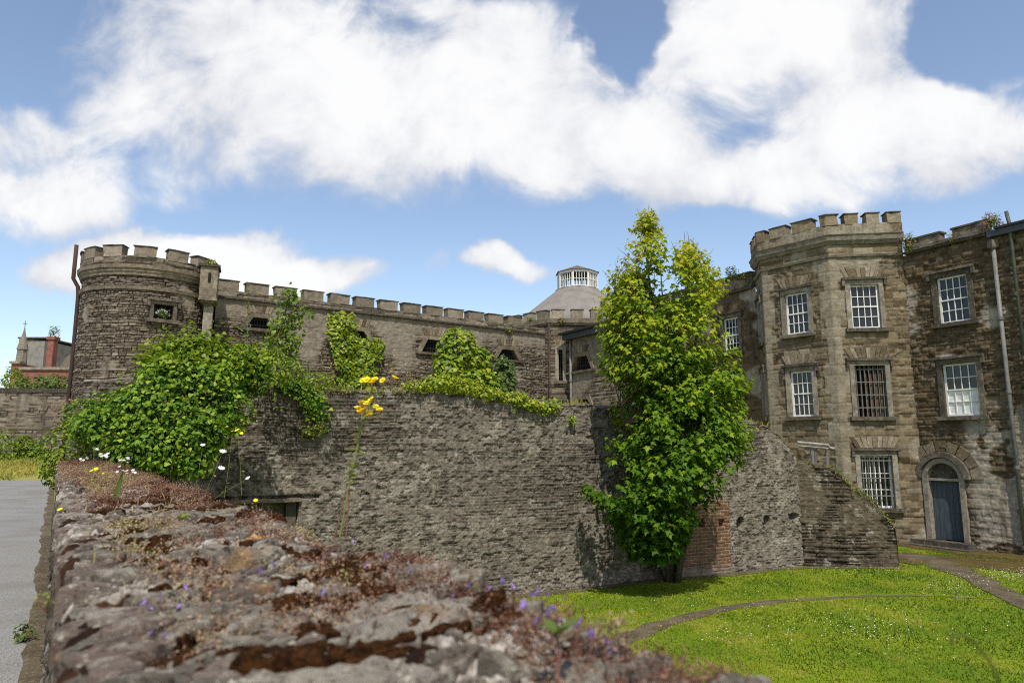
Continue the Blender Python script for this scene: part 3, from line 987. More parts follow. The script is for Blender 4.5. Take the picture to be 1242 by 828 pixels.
sheet('wall', bay, 0, bay.L, -.3, zs, .036, pat_block(61, (bay.c[1], bay.c[2]), .6, ch=.18, ln=.25, amp=.045, dep=.024), M['tan_stone'], root, holes=holes, vres=.032)
for i, r, kw in W: window(root, (F0, F1, F2)[i], r, **kw)
mb = MB(); bay.sweep(mb, 0, bay.L, [(-.1, zs - .03), (.06, zs - .03), (.09, zs + .04), (-.1, zs + .07)], .2); mb.build('string_course', M['dressed'], root, noise=(.008, 5))
sheet('frieze', bay, 0, bay.L, zs + .06, zc0 + .02, .036, pat_block(62, (), .62), M['tan_stone'], root, woff=.01)
mb = MB(); bay.sweep(mb, 0, bay.L, [(-.1, zc0 + .002), (.06, zc0 + .002), (.12, zc0 + .1), (.15, zc0 + .12), (.17, zc1 - .06), (.21, zc1), (-.1, zc1)], .2); mb.build('cornice', M['dressed'], root, noise=(.009, 5))
sheet('parapet_facing', bay, 0, bay.L, zc1 + .002, zf, .036, pat_block(63, (), .5), M['tan_stone'], root, woff=.12)
mb = MB(); bay.sweep(mb, 0, bay.L, [(-.3, zc1 + .002), (.09, zc1 + .002), (.09, (zc1 + zf) / 2), (.11, zf), (-.3, zf)], .12); mb.build('parapet', M['tan_stone'], root, noise=(.014, 4))
c1, c2 = bay.c[1], bay.c[2]
for a, b in [(.05, .42), (.66, 1.06), (c1 - .1, c1 + .26), (c1 + .46, c1 + 1.06), (c1 + 1.28, c1 + 1.98), (c2 - .15, c2 + .33), (c2 + .55, c2 + .95), (c2 + 1.22, c2 + 1.62), (c2 + 1.87, bay.L - .03)]:
    merlon(root, bay, a, b, zf, zt, -.26, .13, 'tan_stone')
V = [(*p, zc0) for p in bp] + [(12.8, 25.5, zc0)]
mb = MB(); mb.add(V, [(0, 1, 2, 3, 4)]); mb.build('roof', M['slate_roof'], root)

# ---- entrance range with the blue door
E0 = np.array([12.79, 21.91]); ed = np.array([.5, -.866])
er = Path([E0, E0 + ed * 6.0]); fe = er.frame(0)
root = thing('entrance_range', (E0[0], E0[1], 0), 'brown stone range with the arched blue door at the right edge', 'building')
uend = fe.uv(1214, 420)[0]
zpar = fe.uv(1140, 283)[1]; zst = fe.uv(1150, 297.5)[1]
wu = fe.rect(1137.5, 1175, 334, 391); wl = fe.rect(1145, 1187, 440, 504)
d0, d1, dv0, dv1 = fe.rect(1129, 1167.5, 583, 655)
dc, dh = (d0 + d1) / 2, (d1 - d0) / 2
zarch = dv1 + .07


def plas_e(u, v, p):
    blob = fbm(u * 1.3 + 3, v * 1.3, 4, 77)
    right = sstep(u, d1 + .1, d1 + .5) * sstep(4.6 - v, 0, 1.0)
    return np.clip(np.maximum(p, right * sstep(blob, .44, .48)), 0, 1)


sheet('wall', er, 0, er.L, -.3, zst, .034, pat_block(71, (), .7, plas_e, ch=.15, ln=.21, amp=.055, dep=.03), M['brown_stone'], root,
      holes=[cut(wu), cut(wl)], drop=lambda u, v: ((np.abs(u - dc) < dh + .06) & (v > -.4) & (v < zarch)) | (np.hypot(u - dc, v - zarch) < dh + .06), vres=.03)
window(root, fe, wu, 'sash', 4, 4, 2, dark=True, arch=False, label='upper window with white bars and dark stained surround')
window(root, fe, wl, 'sash', 4, 4, 2, dark=True, arch=False, blind=True, label='middle window with a white blind over its lower half')
# pilaster strip beside the right end, parapet and copings
mb = MB(); er.sweep(mb, .12, uend, [(-.05, zst), (.1, zst), (.12, zst + .08), (-.05, zst + .11)], .2); mb.build('string_course', M['coping'], root, noise=(.012, 4))
mb = MB(); er.sweep(mb, .12, uend, [(-.3, zst + .112), (.05, zst + .112), (.05, zpar - .22), (-.3, zpar - .22)], .12); mb.build('parapet', M['dressed_dark'], root, noise=(.016, 4))
for a, b in [(.15, 1.25), (1.62, uend - .02)]: merlon(root, er, a, b, zpar - .22, zpar, -.28, .05, 'dressed_dark', .06)
mb = MB(); mb.box(fe, uend + .02, er.L, zst - .1, zst + .08, -.3, .2); mb.build('gutter_fascia', M['lead'], root)
mb = MB(); mb.box(fe, uend + .25, er.L, zst + .085, zst + .15, -.5, .26); mb.build('roof_edge', M['black_iron'], root)
mb = MB(); mb.prism(fe, rect_path(.3, er.L, -.3, zst - .3), -5, -.5); mb.build('rear_wall', M['brown_stone'], root)
# door with arched surround
N = 14
inner = [(d0, dv0)] + [(dc - dh * math.cos(math.pi * k / N), zarch + dh * math.sin(math.pi * k / N)) for k in range(N + 1)] + [(d1, dv0)]
e = .15
outer = [(d0 - e, dv0)] + [(dc - (dh + e) * math.cos(math.pi * k / N), zarch + (dh + e) * math.sin(math.pi * k / N)) for k in range(N + 1)] + [(d1 + e, dv0)]
mb = MB(); mb.ring(fe, outer, inner, -.26, .06, closed=False)
dr = mb.build('doorway', M['dressed'], root, noise=(.006, 6))
e2 = .34
out2 = [(dc - (dh + e2) * math.cos(math.pi * k / N), zarch + (dh + e2) * math.sin(math.pi * k / N)) for k in range(N + 1)]
in2 = [(dc - (dh + e + .02) * math.cos(math.pi * k / N), zarch + (dh + e + .02) * math.sin(math.pi * k / N)) for k in range(N + 1)]
mb = MB(); mb.ring(fe, out2, in2, 0, .13, closed=False); mb.build('hood_mould', M['dressed_dark'], dr, noise=(.012, 6))
mb = MB(); mb.box(fe, d0 + .001, d1 - .001, dv1, dv1 + .07, -.2, .0); mb.build('transom', M['dressed'], dr)
mb = MB(); mb.prism(fe, [(dc - (dh - .005) * math.cos(math.pi * k / N), zarch + (dh - .005) * math.sin(math.pi * k / N)) for k in range(N + 1)], -.22, -.14); mb.build('fanlight_panel', M['dressed_dark'], dr)
mb = MB()
nb = 6
for i in range(nb):
    a = d0 + .005 + (d1 - d0 - .01) * i / nb
    mb.box(fe, a + .004, a + (d1 - d0 - .01) / nb - .004, dv0 + .01, dv1 - .004, -.2, -.15)
mb.box(fe, d0 + .003, d1 - .003, dv0 + .01, dv1 - .004, -.22, -.201)
mb.build('door', M['door_blue'], dr)
mb = MB()
for k in range(9):
    a0, a1 = math.pi * (k + .06) / 9, math.pi * (k + .94) / 9
    r0, r1 = dh + e2 + .02, dh + e2 + .3 + .06 * random.random()
    mb.prism(fe, [(dc - r0 * math.cos(a0), zarch + r0 * math.sin(a0)), (dc - r0 * math.cos(a1), zarch + r0 * math.sin(a1)), (dc - r1 * math.cos(a1), zarch + r1 * math.sin(a1)), (dc - r1 * math.cos(a0), zarch + r1 * math.sin(a0))], -.05, .02 + .02 * random.random())
mb.build('relieving_arch', M['arch_stone'], dr, noise=(.006, 6))
# drainpipes
u1 = fe.uv(1222, 440)[0]
drainpipe(root, [fe(u1, .3, .1), fe(u1, zst - .4, .1)], .055, 'pipe_grey', (.25, .5, .75, 1.0), 'pale grey drainpipe below the gutter', .1)
u2 = fe.uv(1230, 300)[0]
drainpipe(root, [fe(u2, 3.6, .12), fe(u2, zst + .15, .12), fe(u2 - .05, zst + .55, .12)], .05, 'pipe_green', (.3, .6), 'dark green drainpipe rising past the gutter')
# worn steps at the door
st = None
fs = Frame(fe(0, 0, 0), fe(1, 0, 0))
for i in range(3):
    mb = MB(); z = dv0 - .005 - .135 * i
    if i == 0: st = thing('door_steps', fe(dc, 0, .5), 'three low dark stone steps below the arched blue door', 'steps')
    mb.box(fe, d0 - 1.15 + .1 * i, d1 + .3 + .12 * i, z - .133, z, .02 + .0 * i, .4 + .3 * i, .15)
    mb.build('step', M['dressed_dark'], st, noise=(.012, 5))

# ================================================================== GARDEN WALL
def flat(px, py, z=0.0): return at_z(px, py, z)[:2]


b0, b1 = flat(650, 718), flat(975, 686)
gd = (b1 - b0) / np.linalg.norm(b1 - b0)
_f, _s = np.array([-.548, .8365]), np.array([.8365, .548])
_k = np.linalg.solve(np.stack([_f, gd], 1), b0 - _s * .30)
G0 = b0 - gd * _k[1]                                      # left end, where the boundary wall meets it behind the ivy
GW = Path([G0, b1]); fg = GW.frame(0)
prof = [fg.uv(*p) for p in [(120, 462), (300, 465), (350, 468), (400, 472), (440, 476), (500, 475), (560, 478.5), (620, 484.5), (680, 490), (735, 493), (800, 499), (860, 505), (905, 510), (925, 514), (945, 528), (960, 546), (973, 559)]]
pu = np.array([0] + [p[0] for p in prof] + [GW.L]); pz = np.array([prof[0][1]] + [p[1] for p in prof] + [prof[-1][1]])
o_ = np.argsort(pu); pu, pz = pu[o_], pz[o_]


def gtop(u): return np.interp(u, pu, pz) + (fbm(np.asarray(u) * 3.1, np.zeros_like(u), 3, 5) - .5) * .10


br0, br1 = fg.uv(811, 700)[0], fg.uv(886, 690)[0]          # brick patch
brt = fg.uv(850, 606)[1]
hl = [(fg.uv(874, 634), .085, .085, 1), (fg.uv(898, 634), .10, .13, 0), (fg.uv(930.5, 631.5), .10, .13, 0), (fg.uv(963, 626), .15, .08, 0), (fg.uv(849, 634), .1, .1, 1)]
op = fg.rect(262, 361, 606, 690)                           # low opening on the left
patch = [fg.uv(*p) for p in [(285, 462), (487, 474), (487, 545), (405, 556), (395, 530), (330, 528), (330, 560), (262, 560)]]
p_u1 = fg.uv(486, 500)[0]; p_z0 = fg.uv(430, 548)[1]; p_z1 = fg.uv(340, 528)[1]


def pat_garden(u, v):
    e, r1, r2 = masonry(u, v, .054, .125, 88, .035, 1.1)
    m = 1 - sstep(e, .002, .016)
    wob = (fbm(u * 2, v * 2, 3, 31) - .5) * .25
    exposed = (u < p_u1 + wob * .2) & (v > np.where(u < fg.uv(335, 520)[0], fg.uv(300, 560)[1], np.where(u < fg.uv(405, 520)[0], p_z1, p_z0)) + wob)
    plas = sstep(fbm(u * .55 + 2, v * .7, 4, 33), .28, .42)
    mid = np.exp(-((u - fg.uv(635, 580)[0]) / 1.5) ** 2 - ((v - fg.uv(610, 600)[1]) / .9) ** 2)
    plas = np.clip(plas - .75 * mid, 0, 1)
    plas = np.where(exposed, .0, .25 + .75 * plas)
    k = 1 - .72 * plas
    d = k * (-.017 * m + (r2 - .5) * .028)
    slab = sstep(fbm(u * 3.1, v * 11, 3, 35), .5, .62)
    d = d + (1 - plas) * slab * .008
    harl = fbm(u * 7, v * 9, 5, 36, .6)
    d = d + plas * (harl - .5) * .022 + (fbm(u * .8, v * .8, 3, 37) - .5) * .05
    d = d + plas * (fbm(u * 20, v * 24, 3, 38, .8) - .5) * .04 + (fbm(u * 15, v * 17, 3, 40) - .5) * .015
    # thin drips and fallen patches in the render
    pit = sstep(fbm(u * 9, v * 11, 4, 39), .53, .58)
    d = d - plas * pit * .013 + pit * (-.013 * m + (r2 - .5) * .016)
    plas = plas * (1 - .8 * pit)
    for (hu, hv), a, b, sq in hl:
        wq = (hu * 0 + 1)
        q = np.maximum(np.abs(u - hu) / a, np.abs(v - hv) / b) if sq else np.hypot((u - hu) / a, (v - hv) / b) + (fbm(u * 9, v * 9, 2, 41) - .5) * .5
        h = 1 - sstep(q, .9, 1.15)
        d = d - .3 * h
    inside = (u > op[0]) & (u < op[1]) & (v < op[3]) & (v > op[2])
    d = np.where(inside, d - .42, d)
    lip = (u > op[0] - .1) & (u < op[1] + .35) & (v > op[3]) & (v < op[3] + .06)
    d = np.where(lip, d - .10, d)
    # bare white patches of old limewash at the foot
    foot = sstep(.36 - v, 0, .1) * sstep(fbm(u * 7, v * 1.2, 3, 43), .47, .55)
    return dict(disp=d, tint=np.where(exposed, r1 * .6, r1), mort=np.where(plas < .6, m, 0), plas=np.maximum(plas, foot))


gbase = (G0[0], G0[1], 0)
gw = thing('garden_wall', gbase, 'big rough rendered rubble wall crossing the middle of the picture behind the lawn', 'wall')
sheet('facing', GW, 0, GW.L, -.15, 4.0, .020, pat_garden, M['harled'], gw, ztop=gtop, vres=.018)
U = GW.us(0, GW.L, .07)
pos, nm = GW.at(U); zt_ = gtop(U)
rows = []
for w, dz in [(.0, -.02), (-.06, .03), (-.2, .05), (-.4, .02), (-.5, -.04), (-.52, -1.5), (-.52, -4.2)]:
    j = (fbm(U * 5, U * 0 + w * 9, 3, 51) - .5) * .07
    P = np.zeros((len(U), 3)); P[:, :2] = pos + nm * (w + j * .3)[:, None] if not np.isscalar(w) else pos + nm * w
    P[:, 2] = np.maximum(zt_ + dz + (j if dz > -1 else 0), -.1); rows.append(P)
mb = MB(); mb.grid(np.stack(rows, 1), .4); mb.build('wall_top', M['harled'], gw)
# brick patch, a little proud of the render
def pat_brick(u, v):
    ch, ln = .078, .225
    r = np.floor(v / ch); fv = v / ch - r
    s = u / ln + .5 * (r % 2); c = np.floor(s)
    e = np.minimum(np.minimum(fv, 1 - fv) * ch, np.minimum(s - c, c + 1 - s) * ln)
    m = 1 - sstep(e, .004, .013)
    d = .05 - .016 * m + (_h(r, c, 4, 3) - .5) * .012 + (fbm(u * 6, v * 6, 3, 8) - .5) * .02
    low = sstep(.22 - v, -.05, .1)
    for (hu, hv), a, b, sq in hl:
        if sq:
            q = np.maximum(np.abs(u - hu) / a, np.abs(v - hv) / b); d = d - .3 * (1 - sstep(q, .9, 1.1))
    tint = np.clip(_h(r, c, 5, 3) * .75 + .25 * sstep(v, .9, .2), 0, 1)
    return dict(disp=d, tint=tint, mort=m, plas=np.maximum(low * .8, 0))
sheet('brick_patch', GW, br0, br1, -.1, brt, .016, pat_brick, M['brick'], gw, vres=.0135, ztop=lambda u: brt + (fbm(u * 2, u * 0, 3, 6) - .5) * .35 - .15 * sstep(u, br1 - .3, br1))
mb = MB(); mb.box(fg, br0 - .012, br0, -.1, brt - .3, -.1, .05, .1); mb.build('brick_edge', M['brick'], gw)
# lintel of the low opening
mb = MB(); mb.box(fg, op[0] - .3, op[1] + .02, op[3] - .055, op[3] + .012, -.4, .05, .08); mb.build('lintel', M['dressed_castle'], gw, noise=(.008, 6))
mb = MB(); mb.box(fg, op[1] - .21, op[1] - .03, op[2], op[3] - .06, -.36, -.12, .08); mb.build('opening_post', M['dressed_dark'], gw, noise=(.01, 6))

# ---- ruined stub wall turning towards the door
s0, s1 = flat(973, 686), flat(1091, 688)
SW = Path([s0, s1]); fsw = SW.frame(0)
sp_ = [fsw.uv(*p) for p in [(973, 560), (990, 562), (1000, 566), (1012, 570), (1022, 580), (1035, 593), (1050, 601), (1066, 612), (1078, 628), (1086, 640), (1089, 664), (1091, 684)]]
su = np.array([p[0] for p in sp_]); sz = np.array([p[1] for p in sp_])


def stop_(u): return np.interp(u, su, sz) + (fbm(np.asarray(u) * 5, np.zeros_like(u), 3, 61) - .5) * .24


def pat_stub(u, v):
    a = pat_rubble(97, .075, .22, .03, .045, .04, .42, .1, 1.2)(u, v)
    a['disp'] = a['disp'] + (fbm(u * 6, v * 8, 5, 98, .6) - .5) * .06
    return a


sw_ = thing('ruined_wall', (s0[0], s0[1], 0), 'dark broken stub of wall sloping down towards the blue door', 'wall')
sheet('facing', SW, 0.02, SW.L, -.15, 3, .024, pat_stub, M['stub_harled'], sw_, ztop=stop_, vres=.024)
U = SW.us(.02, SW.L, .06); pos, nm = SW.at(U); zt_ = stop_(U)
rows = []
for w, dz in [(.0, -.02), (-.08, .03), (-.25, .02), (-.42, -.03), (-.44, -3.2)]:
    P = np.zeros((len(U), 3)); P[:, :2] = pos + nm * w; P[:, 2] = np.maximum(zt_ + dz + (fbm(U * 6, U * 0 + w * 7, 3, 62) - .5) * .08, -.12); rows.append(P)
mb = MB(); mb.grid(np.stack(rows, 1), .4); mb.build('wall_top', M['stub_harled'], sw_)
# white pipe rail standing behind the stub wall
fr_ = Frame(at_y(967, 540, 18.3), at_y(1011, 542, 18.3))
rl = thing('pipe_rail', at_y(990, 575, 18.3), 'white gutter on posts sticking up behind the broken end of the wall', 'gutter')
mb = MB(); ya, yb = fr_.uv(967, 536)[1], fr_.uv(1011, 541.5)[1]
mb.tube([fr_(0, ya, 0), fr_(fr_.L * .86, yb + .04, 0), fr_(fr_.L * .9, yb - .03, 0), fr_(fr_.L * 1.02, yb - .05, 0)], .035, 8)
mb.tube([fr_(0, ya - .09, .03), fr_(fr_.L * .84, yb - .04, .03)], .018, 6); mb.build('gutter', M['pipe_pale'], rl)
for k, u in enumerate((.42, .5, .82)):
    mb = MB(); mb.tube([fr_(fr_.L * u, ya - 1.2, -.05), fr_(fr_.L * u, ya - .12, -.05)], .035 if k else .05, 8); mb.build('post', M['pipe_grey'] if k != 1 else M['dressed_dark'], rl)

# ================================================================== GROUND
def sheet_poly(name, pts, z, mat, kind='structure', zf=None, res=None):
    if res is None:
        o = mk(name, [(p[0], p[1], z) for p in pts], mat, None, (0, 0, 0), faces=[tuple(range(len(pts)))])
        return tag(o, kind=kind)


def lawn_mat():
    t = NT('lawn_soil_and_grass')
    a = t.noise(.55, 5, .6); b = t.noise(3.2, 5, .65); f = t.noise(38, 4, .7)
    c = t.mix(t.mr(a, .36, .64), (.10, .17, .008), (.175, .225, .012))
    c = t.mix(t.mr(b, .52, .74, 0, .75), c, (.27, .25, .03))
    c = t.mix(.6, c, t.ramp(f, [(.25, (.25, .25, .25)), (.75, (.75, .75, .75))]), 'OVERLAY')
    t.bsdf(c, .9, t.bump(f, .8, .03), .1)
    return t.m


def earth_mat(name, a, b, c3):
    t = NT(name)
    n1, n2 = t.noise(2.2, 6, .65), t.noise(30, 5, .7)
    c = t.mix(t.mr(n1, .38, .62), a, b)
    c = t.mix(t.mr(n2, .52, .66, 0, .7), c, c3)
    t.bsdf(c, .95, t.bump(n2, .8, .03), .1)
    return t.m


def asphalt_mat():
    t = NT('weathered_asphalt')
    f = t.n('ShaderNodeTexVoronoi', i_Scale=90.0); t.l(t.tc.outputs['Object'], f.inputs['Vector'])
    g = t.noise(1.1, 5, .6); h = t.noise(120, 3)
    c = t.ramp(f.outputs['Distance'], [(.1, (.36, .35, .33)), (.6, (.17, .165, .155))])
    c = t.mix(t.mr(g, .42, .66, 0, .8), c, (.17, .158, .142))
    c = t.mix(.5, c, t.ramp(h, [(.3, (.3, .3, .3)), (.7, (.72, .72, .72))]), 'OVERLAY')
    t.bsdf(c, .85, t.bump(f.outputs['Distance'], .5, .01), .25)
    return t.m


M['lawn'] = lawn_mat()
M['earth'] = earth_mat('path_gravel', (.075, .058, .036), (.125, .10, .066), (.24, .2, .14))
M['moss_earth'] = earth_mat('mossy_earth', (.10, .07, .02), (.065, .047, .025), (.13, .12, .03))
M['verge'] = earth_mat('dry_verge', (.19, .2, .03), (.30, .25, .09), (.12, .16, .02))
M['asphalt'] = asphalt_mat()
FW = np.array([-.548, .8365]); FS = np.array([.8365, .548])    # along / across the foreground wall


def fwp(s, t): return FS * s + FW * t


tag(mk('ground', [(-700, -300, -.03), (700, -300, -.03), (700, 900, -.03), (-700, 900, -.03)], M['verge'], None, (0, 0, 0), faces=[(0, 1, 2, 3)]), kind='structure')
# lawn: gently uneven sheet right of the walls
lx, ly = np.linspace(-9, 40, 197), np.linspace(-14, 29, 173)
LX, LY = np.meshgrid(lx, ly, indexing='ij')


def lawn_z(x, y): return (fbm(x * .5, y * .5, 3, 71) - .5) * .10


P = np.stack([LX, LY, lawn_z(LX, LY)], -1)
m_, n_ = LX.shape; I = np.arange(m_ * n_).reshape(m_, n_)
q = np.stack([I[:-1, :-1], I[1:, :-1], I[1:, 1:], I[:-1, 1:]], -1).reshape(-1, 4)
cx, cy = (LX[:-1, :-1] + LX[1:, 1:]).ravel() / 2, (LY[:-1, :-1] + LY[1:, 1:]).ravel() / 2
keepq = (cx * FS[0] + cy * FS[1]) > .3                       # stops under the foreground wall
tag(mk('lawn', P.reshape(-1, 3), M['lawn'], None, (0, 0, 0), quads=q[keepq], smooth=True), kind='structure')


def ribbon(name, pts, width, mat, z=.012, step=.12, seed=0, wob=.12):
    """worn strip on the lawn with ragged edges, following the ground"""
    p = np.array(pts, float); c = np.concatenate([[0], np.cumsum(np.linalg.norm(np.diff(p, axis=0), axis=1))])
    uu = np.linspace(0, c[-1], int(c[-1] / step) + 2)
    # smooth interpolation
    xs, ys = np.interp(uu, c, p[:, 0]), np.interp(uu, c, p[:, 1])
    for _ in range(30):
        xs[1:-1] = (xs[:-2] + 2 * xs[1:-1] + xs[2:]) / 4; ys[1:-1] = (ys[:-2] + 2 * ys[1:-1] + ys[2:]) / 4
    d = unit(np.gradient(np.stack([xs, ys], 1), axis=0)); nn = np.stack([d[:, 1], -d[:, 0]], 1)
    w = np.interp(uu, c, width) if np.ndim(width) else np.full(len(uu), width)
    wl_ = w / 2 * (1 + wob * 4 * (fbm(uu * 2.5, uu * 0, 3, seed) - .5)); wr_ = w / 2 * (1 + wob * 4 * (fbm(uu * 2.5, uu * 0 + 9, 3, seed) - .5))
    rows = []
    for k in np.linspace(-1, 1, 7):
        off = np.where(k < 0, k * wl_, k * wr_)
        x, y = xs + nn[:, 0] * off, ys + nn[:, 1] * off
        rows.append(np.stack([x, y, lawn_z(x, y) + z - .006 * abs(k)], 1))
    mb = MB(); mb.grid(np.stack(rows, 1), .5)
    return tag(mb.build(name, mat, None, (0, 0, 0)), kind='structure')


pl = [flat(*p) for p in [(640, 830), (700, 800), (760, 774), (800, 758), (850, 744), (905, 733), (960, 727), (1020, 723.5), (1080, 722), (1140, 723), (1200, 727), (1290, 733)]]
ribbon('lawn_edge_path', pl, [.42, .42, .42, .38, .32, .28, .22, .16, .13, .10, .08, .07], M['earth'], seed=5, wob=.2)
pl2 = [flat(*p) for p in [(1105, 672), (1140, 684), (1172, 697), (1205, 713), (1235, 729), (1290, 752)]]
ribbon('door_path', pl2, [1.2, .9, .7, .6, .55, .55], M['earth'], z=.02, seed=6, wob=.2)
tag(D.objects['lawn_edge_path'], kind='structure')
pl3 = [flat(*p) for p in [(1075, 679), (1120, 676), (1165, 681), (1215, 686), (1290, 692)]]
_e0 = E0 + ed * -.6 + fe.n * .5
ribbon('wall_base_soil', [_e0 + ed * k for k in (0, 1.5, 3, 4.5, 6)], 1.5, M['moss_earth'], z=.014, seed=9, wob=.12)
ribbon('mossy_ground', pl3, [1.6, 2.2, 2.4, 2.2, 1.8], M['moss_earth'], z=.016, seed=7, wob=.15)
# stony strip along the foot of the walls
foot = [b0 - gd * 3 - nm_ * 0 if False else b0 - gd * 3 for nm_ in [0]] + [b0, b0 + gd * 3, b1] + [s1]
fo = [np.array(p) + np.array([.0, -.12]) for p in foot]
ribbon('wall_foot_soil', fo, .34, M['earth'], z=.014, seed=8, wob=.25)

# raised terrace on the road side
jx = fwp(.3, 12.7)
ter = [fwp(.3, -10), fwp(.3, 11), G0 + gd * 1.0 + fg.n * -.3, b1 + fg.n * -.3, (9.0, 24.0), (9.0, 60), (-300, 60), (-300, -40)]
sheet_poly('terrace_ground', ter, 1.49, M['verge'])
road = [fwp(.06, -8), fwp(.06, 14), fwp(.06, 36.7), (-90, 33), (-90, -30)]
sheet_poly('road', road, 1.50, M['asphalt'])
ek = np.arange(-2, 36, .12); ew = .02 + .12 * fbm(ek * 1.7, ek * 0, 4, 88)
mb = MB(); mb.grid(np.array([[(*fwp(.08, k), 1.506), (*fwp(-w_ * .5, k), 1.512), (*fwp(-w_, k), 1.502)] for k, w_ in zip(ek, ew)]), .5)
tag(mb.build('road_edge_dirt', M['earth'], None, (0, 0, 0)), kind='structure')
vx = np.linspace(-60, -12, 60); vy = np.linspace(30.6, 44, 30)
VX, VY = np.meshgrid(vx, vy, indexing='ij')
VZ = 1.47 + np.clip(VY - 30.9 - VX * 0, 0, 20) * .088 + (fbm(VX * .8, VY * .8, 3, 3) - .5) * .08
mb = MB(); mb.grid(np.stack([VX, VY, VZ], -1), .5); tag(mb.build('grass_verge', M['verge'], None, (0, 0, 0), smooth=True), kind='structure')

# ================================================================== FAR LEFT BACKGROUND
FA, FB = at_y(-60, 500, 41.5), at_y(112, 500, 42.5)
fwall = Path([FA, FB]); ff = fwall.frame(0)
t0, t1 = ff.uv(0, 471)[1], ff.uv(80, 475)[1]
bw = thing('far_wall', (FA[0], FA[1], 2.3), 'far grey rubble wall with a row of bushes at its foot', 'wall')
sheet('facing', fwall, 0, fwall.L, 1.9, 7, .09, pat_rubble(111, .17, .4, .03, .04, .03, .6), M['grey_rubble'], bw, ztop=lambda u: t0 + (t1 - t0) * u / fwall.L + (fbm(u * 2, u * 0, 3, 4) - .5) * .08, vres=.06)
mb = MB(); mb.box(ff, 0, fwall.L, min(t0, t1) - .06, max(t0, t1) + .03, -.5, .06, .3); mb.build('coping', M['coping'], bw, noise=(.03, 2))

fB = Frame(at_y(5, 440, 60), at_y(42, 440, 60))
gt = thing('grey_gabled_building', at_y(24, 470, 60), 'tall plain grey building far off beyond the far wall', 'building')
ul, ur = fB.uv(17, 440)[0], fB.uv(52, 440)[0]
z0_, z1_ = 2.0, fB.uv(30, 413)[1]
mb = MB(); mb.prism(fB, [(ul - .3, z0_), (ur, z0_), (ur, z1_), (ul + .25, z1_ + .15)], -7, 0); mb.build('wall', M['slate_wall'], gt)
mb = MB(); mb.box(fB, ul + .2, ur + .1, z1_ + .16, z1_ + .3, -7.2, .15); mb.build('roof_edge', M['coping'], gt)
fC = Frame(at_y(10, 450, 54), at_y(88, 450, 54))
rb = thing('red_brick_building', at_y(50, 470, 54), 'red brick building with a chimney rising above the far wall', 'building')
z0_, z1_, zp = 2.0, fC.uv(60, 447)[1], fC.uv(20, 441)[1]
A_ = lambda x: fC.uv(x, 450)[0]
mb = MB(); mb.prism(fC, [(A_(13), z0_), (A_(95), z0_), (A_(95), z1_ - .2), (A_(24), z1_), (A_(24), zp), (A_(13), zp)], -5, 0); mb.build('wall', M['red_brick'], rb)
mb = MB(); mb.box(fC, A_(24), A_(95), z1_ - .1, z1_ + .12, -.3, .14); mb.box(fC, A_(13) - .1, A_(24) + .05, zp, zp + .2, -.6, .14); mb.build('cornice', M['dressed'], rb)
mb = MB(); zc = fC.uv(55, 411)[1]
mb.box(fC, A_(50.5), A_(58), z1_ + .13, zc, -.9, -.35); mb.box(fC, A_(49.2), A_(59.3), zc, zc + .25, -1.0, -.27); ch = mb.build('chimney', M['red_brick'], rb)
mb = MB(); mb.prism(fC, [(A_(58), z1_ - .1), (A_(66), fC.uv(66, 432)[1]), (A_(76), fC.uv(76, 425)[1]), (A_(84), fC.uv(84, 423)[1]), (A_(96), z1_ + .5), (A_(96), z1_ - .1)], -1.6, -1.1); mb.build('ruined_gable', M['grey_rubble'], rb)
fD = Frame(at_y(14, 440, 57), at_y(32, 440, 57))
sp0 = thing('stone_pinnacle', at_y(23, 440, 57), 'slim pointed stone pinnacle in front of the grey building', 'pinnacle')
xc = fD.uv(23.5, 430)[0]; zb, zm, za_ = fD.uv(23, 440)[1], fD.uv(23, 424)[1], fD.uv(23, 396)[1]
mb = MB(); pp = [fD(xc, z, -.3) for z in (2.0, zb, zm, zm + .05, za_ - .5, za_)]
mb.tube(pp, [.42, .42, .36, .44, .1, .03], 8); mb.build('shaft', M['dressed'], sp0)
mb = MB(); mb.tube([fD(xc, za_ - .02, -.3), fD(xc, za_ + .55, -.3)], .025, 5); mb.tube([fD(xc - .18, za_ + .3, -.3), fD(xc + .18, za_ + .3, -.3)], .025, 5); mb.build('finial_cross', M['black_iron'], sp0)

# ================================================================== FOREGROUND WALL
ZT, S0, S1 = 2.735, .03, .685
tt = [-.6]
while tt[-1] < 12.6: tt.append(tt[-1] + .0035 + .0052 * max(0.2, tt[-1]))
tt = np.array(tt); ks = np.linspace(0, 1, 170)
TT, KK = np.meshgrid(tt, ks, indexing='ij')
wr_ = S1 + (fbm(tt * 2.2, tt * 0, 3, 201) - .5) * .16
wr_ = wr_ + .055 * sstep(-tt, -1.35, -.75)
wl_ = S0 + (fbm(tt * 3.5, tt * 0 + 5, 3, 202) - .5) * .03
SS = wl_[:, None] + (wr_ - wl_)[:, None] * KK


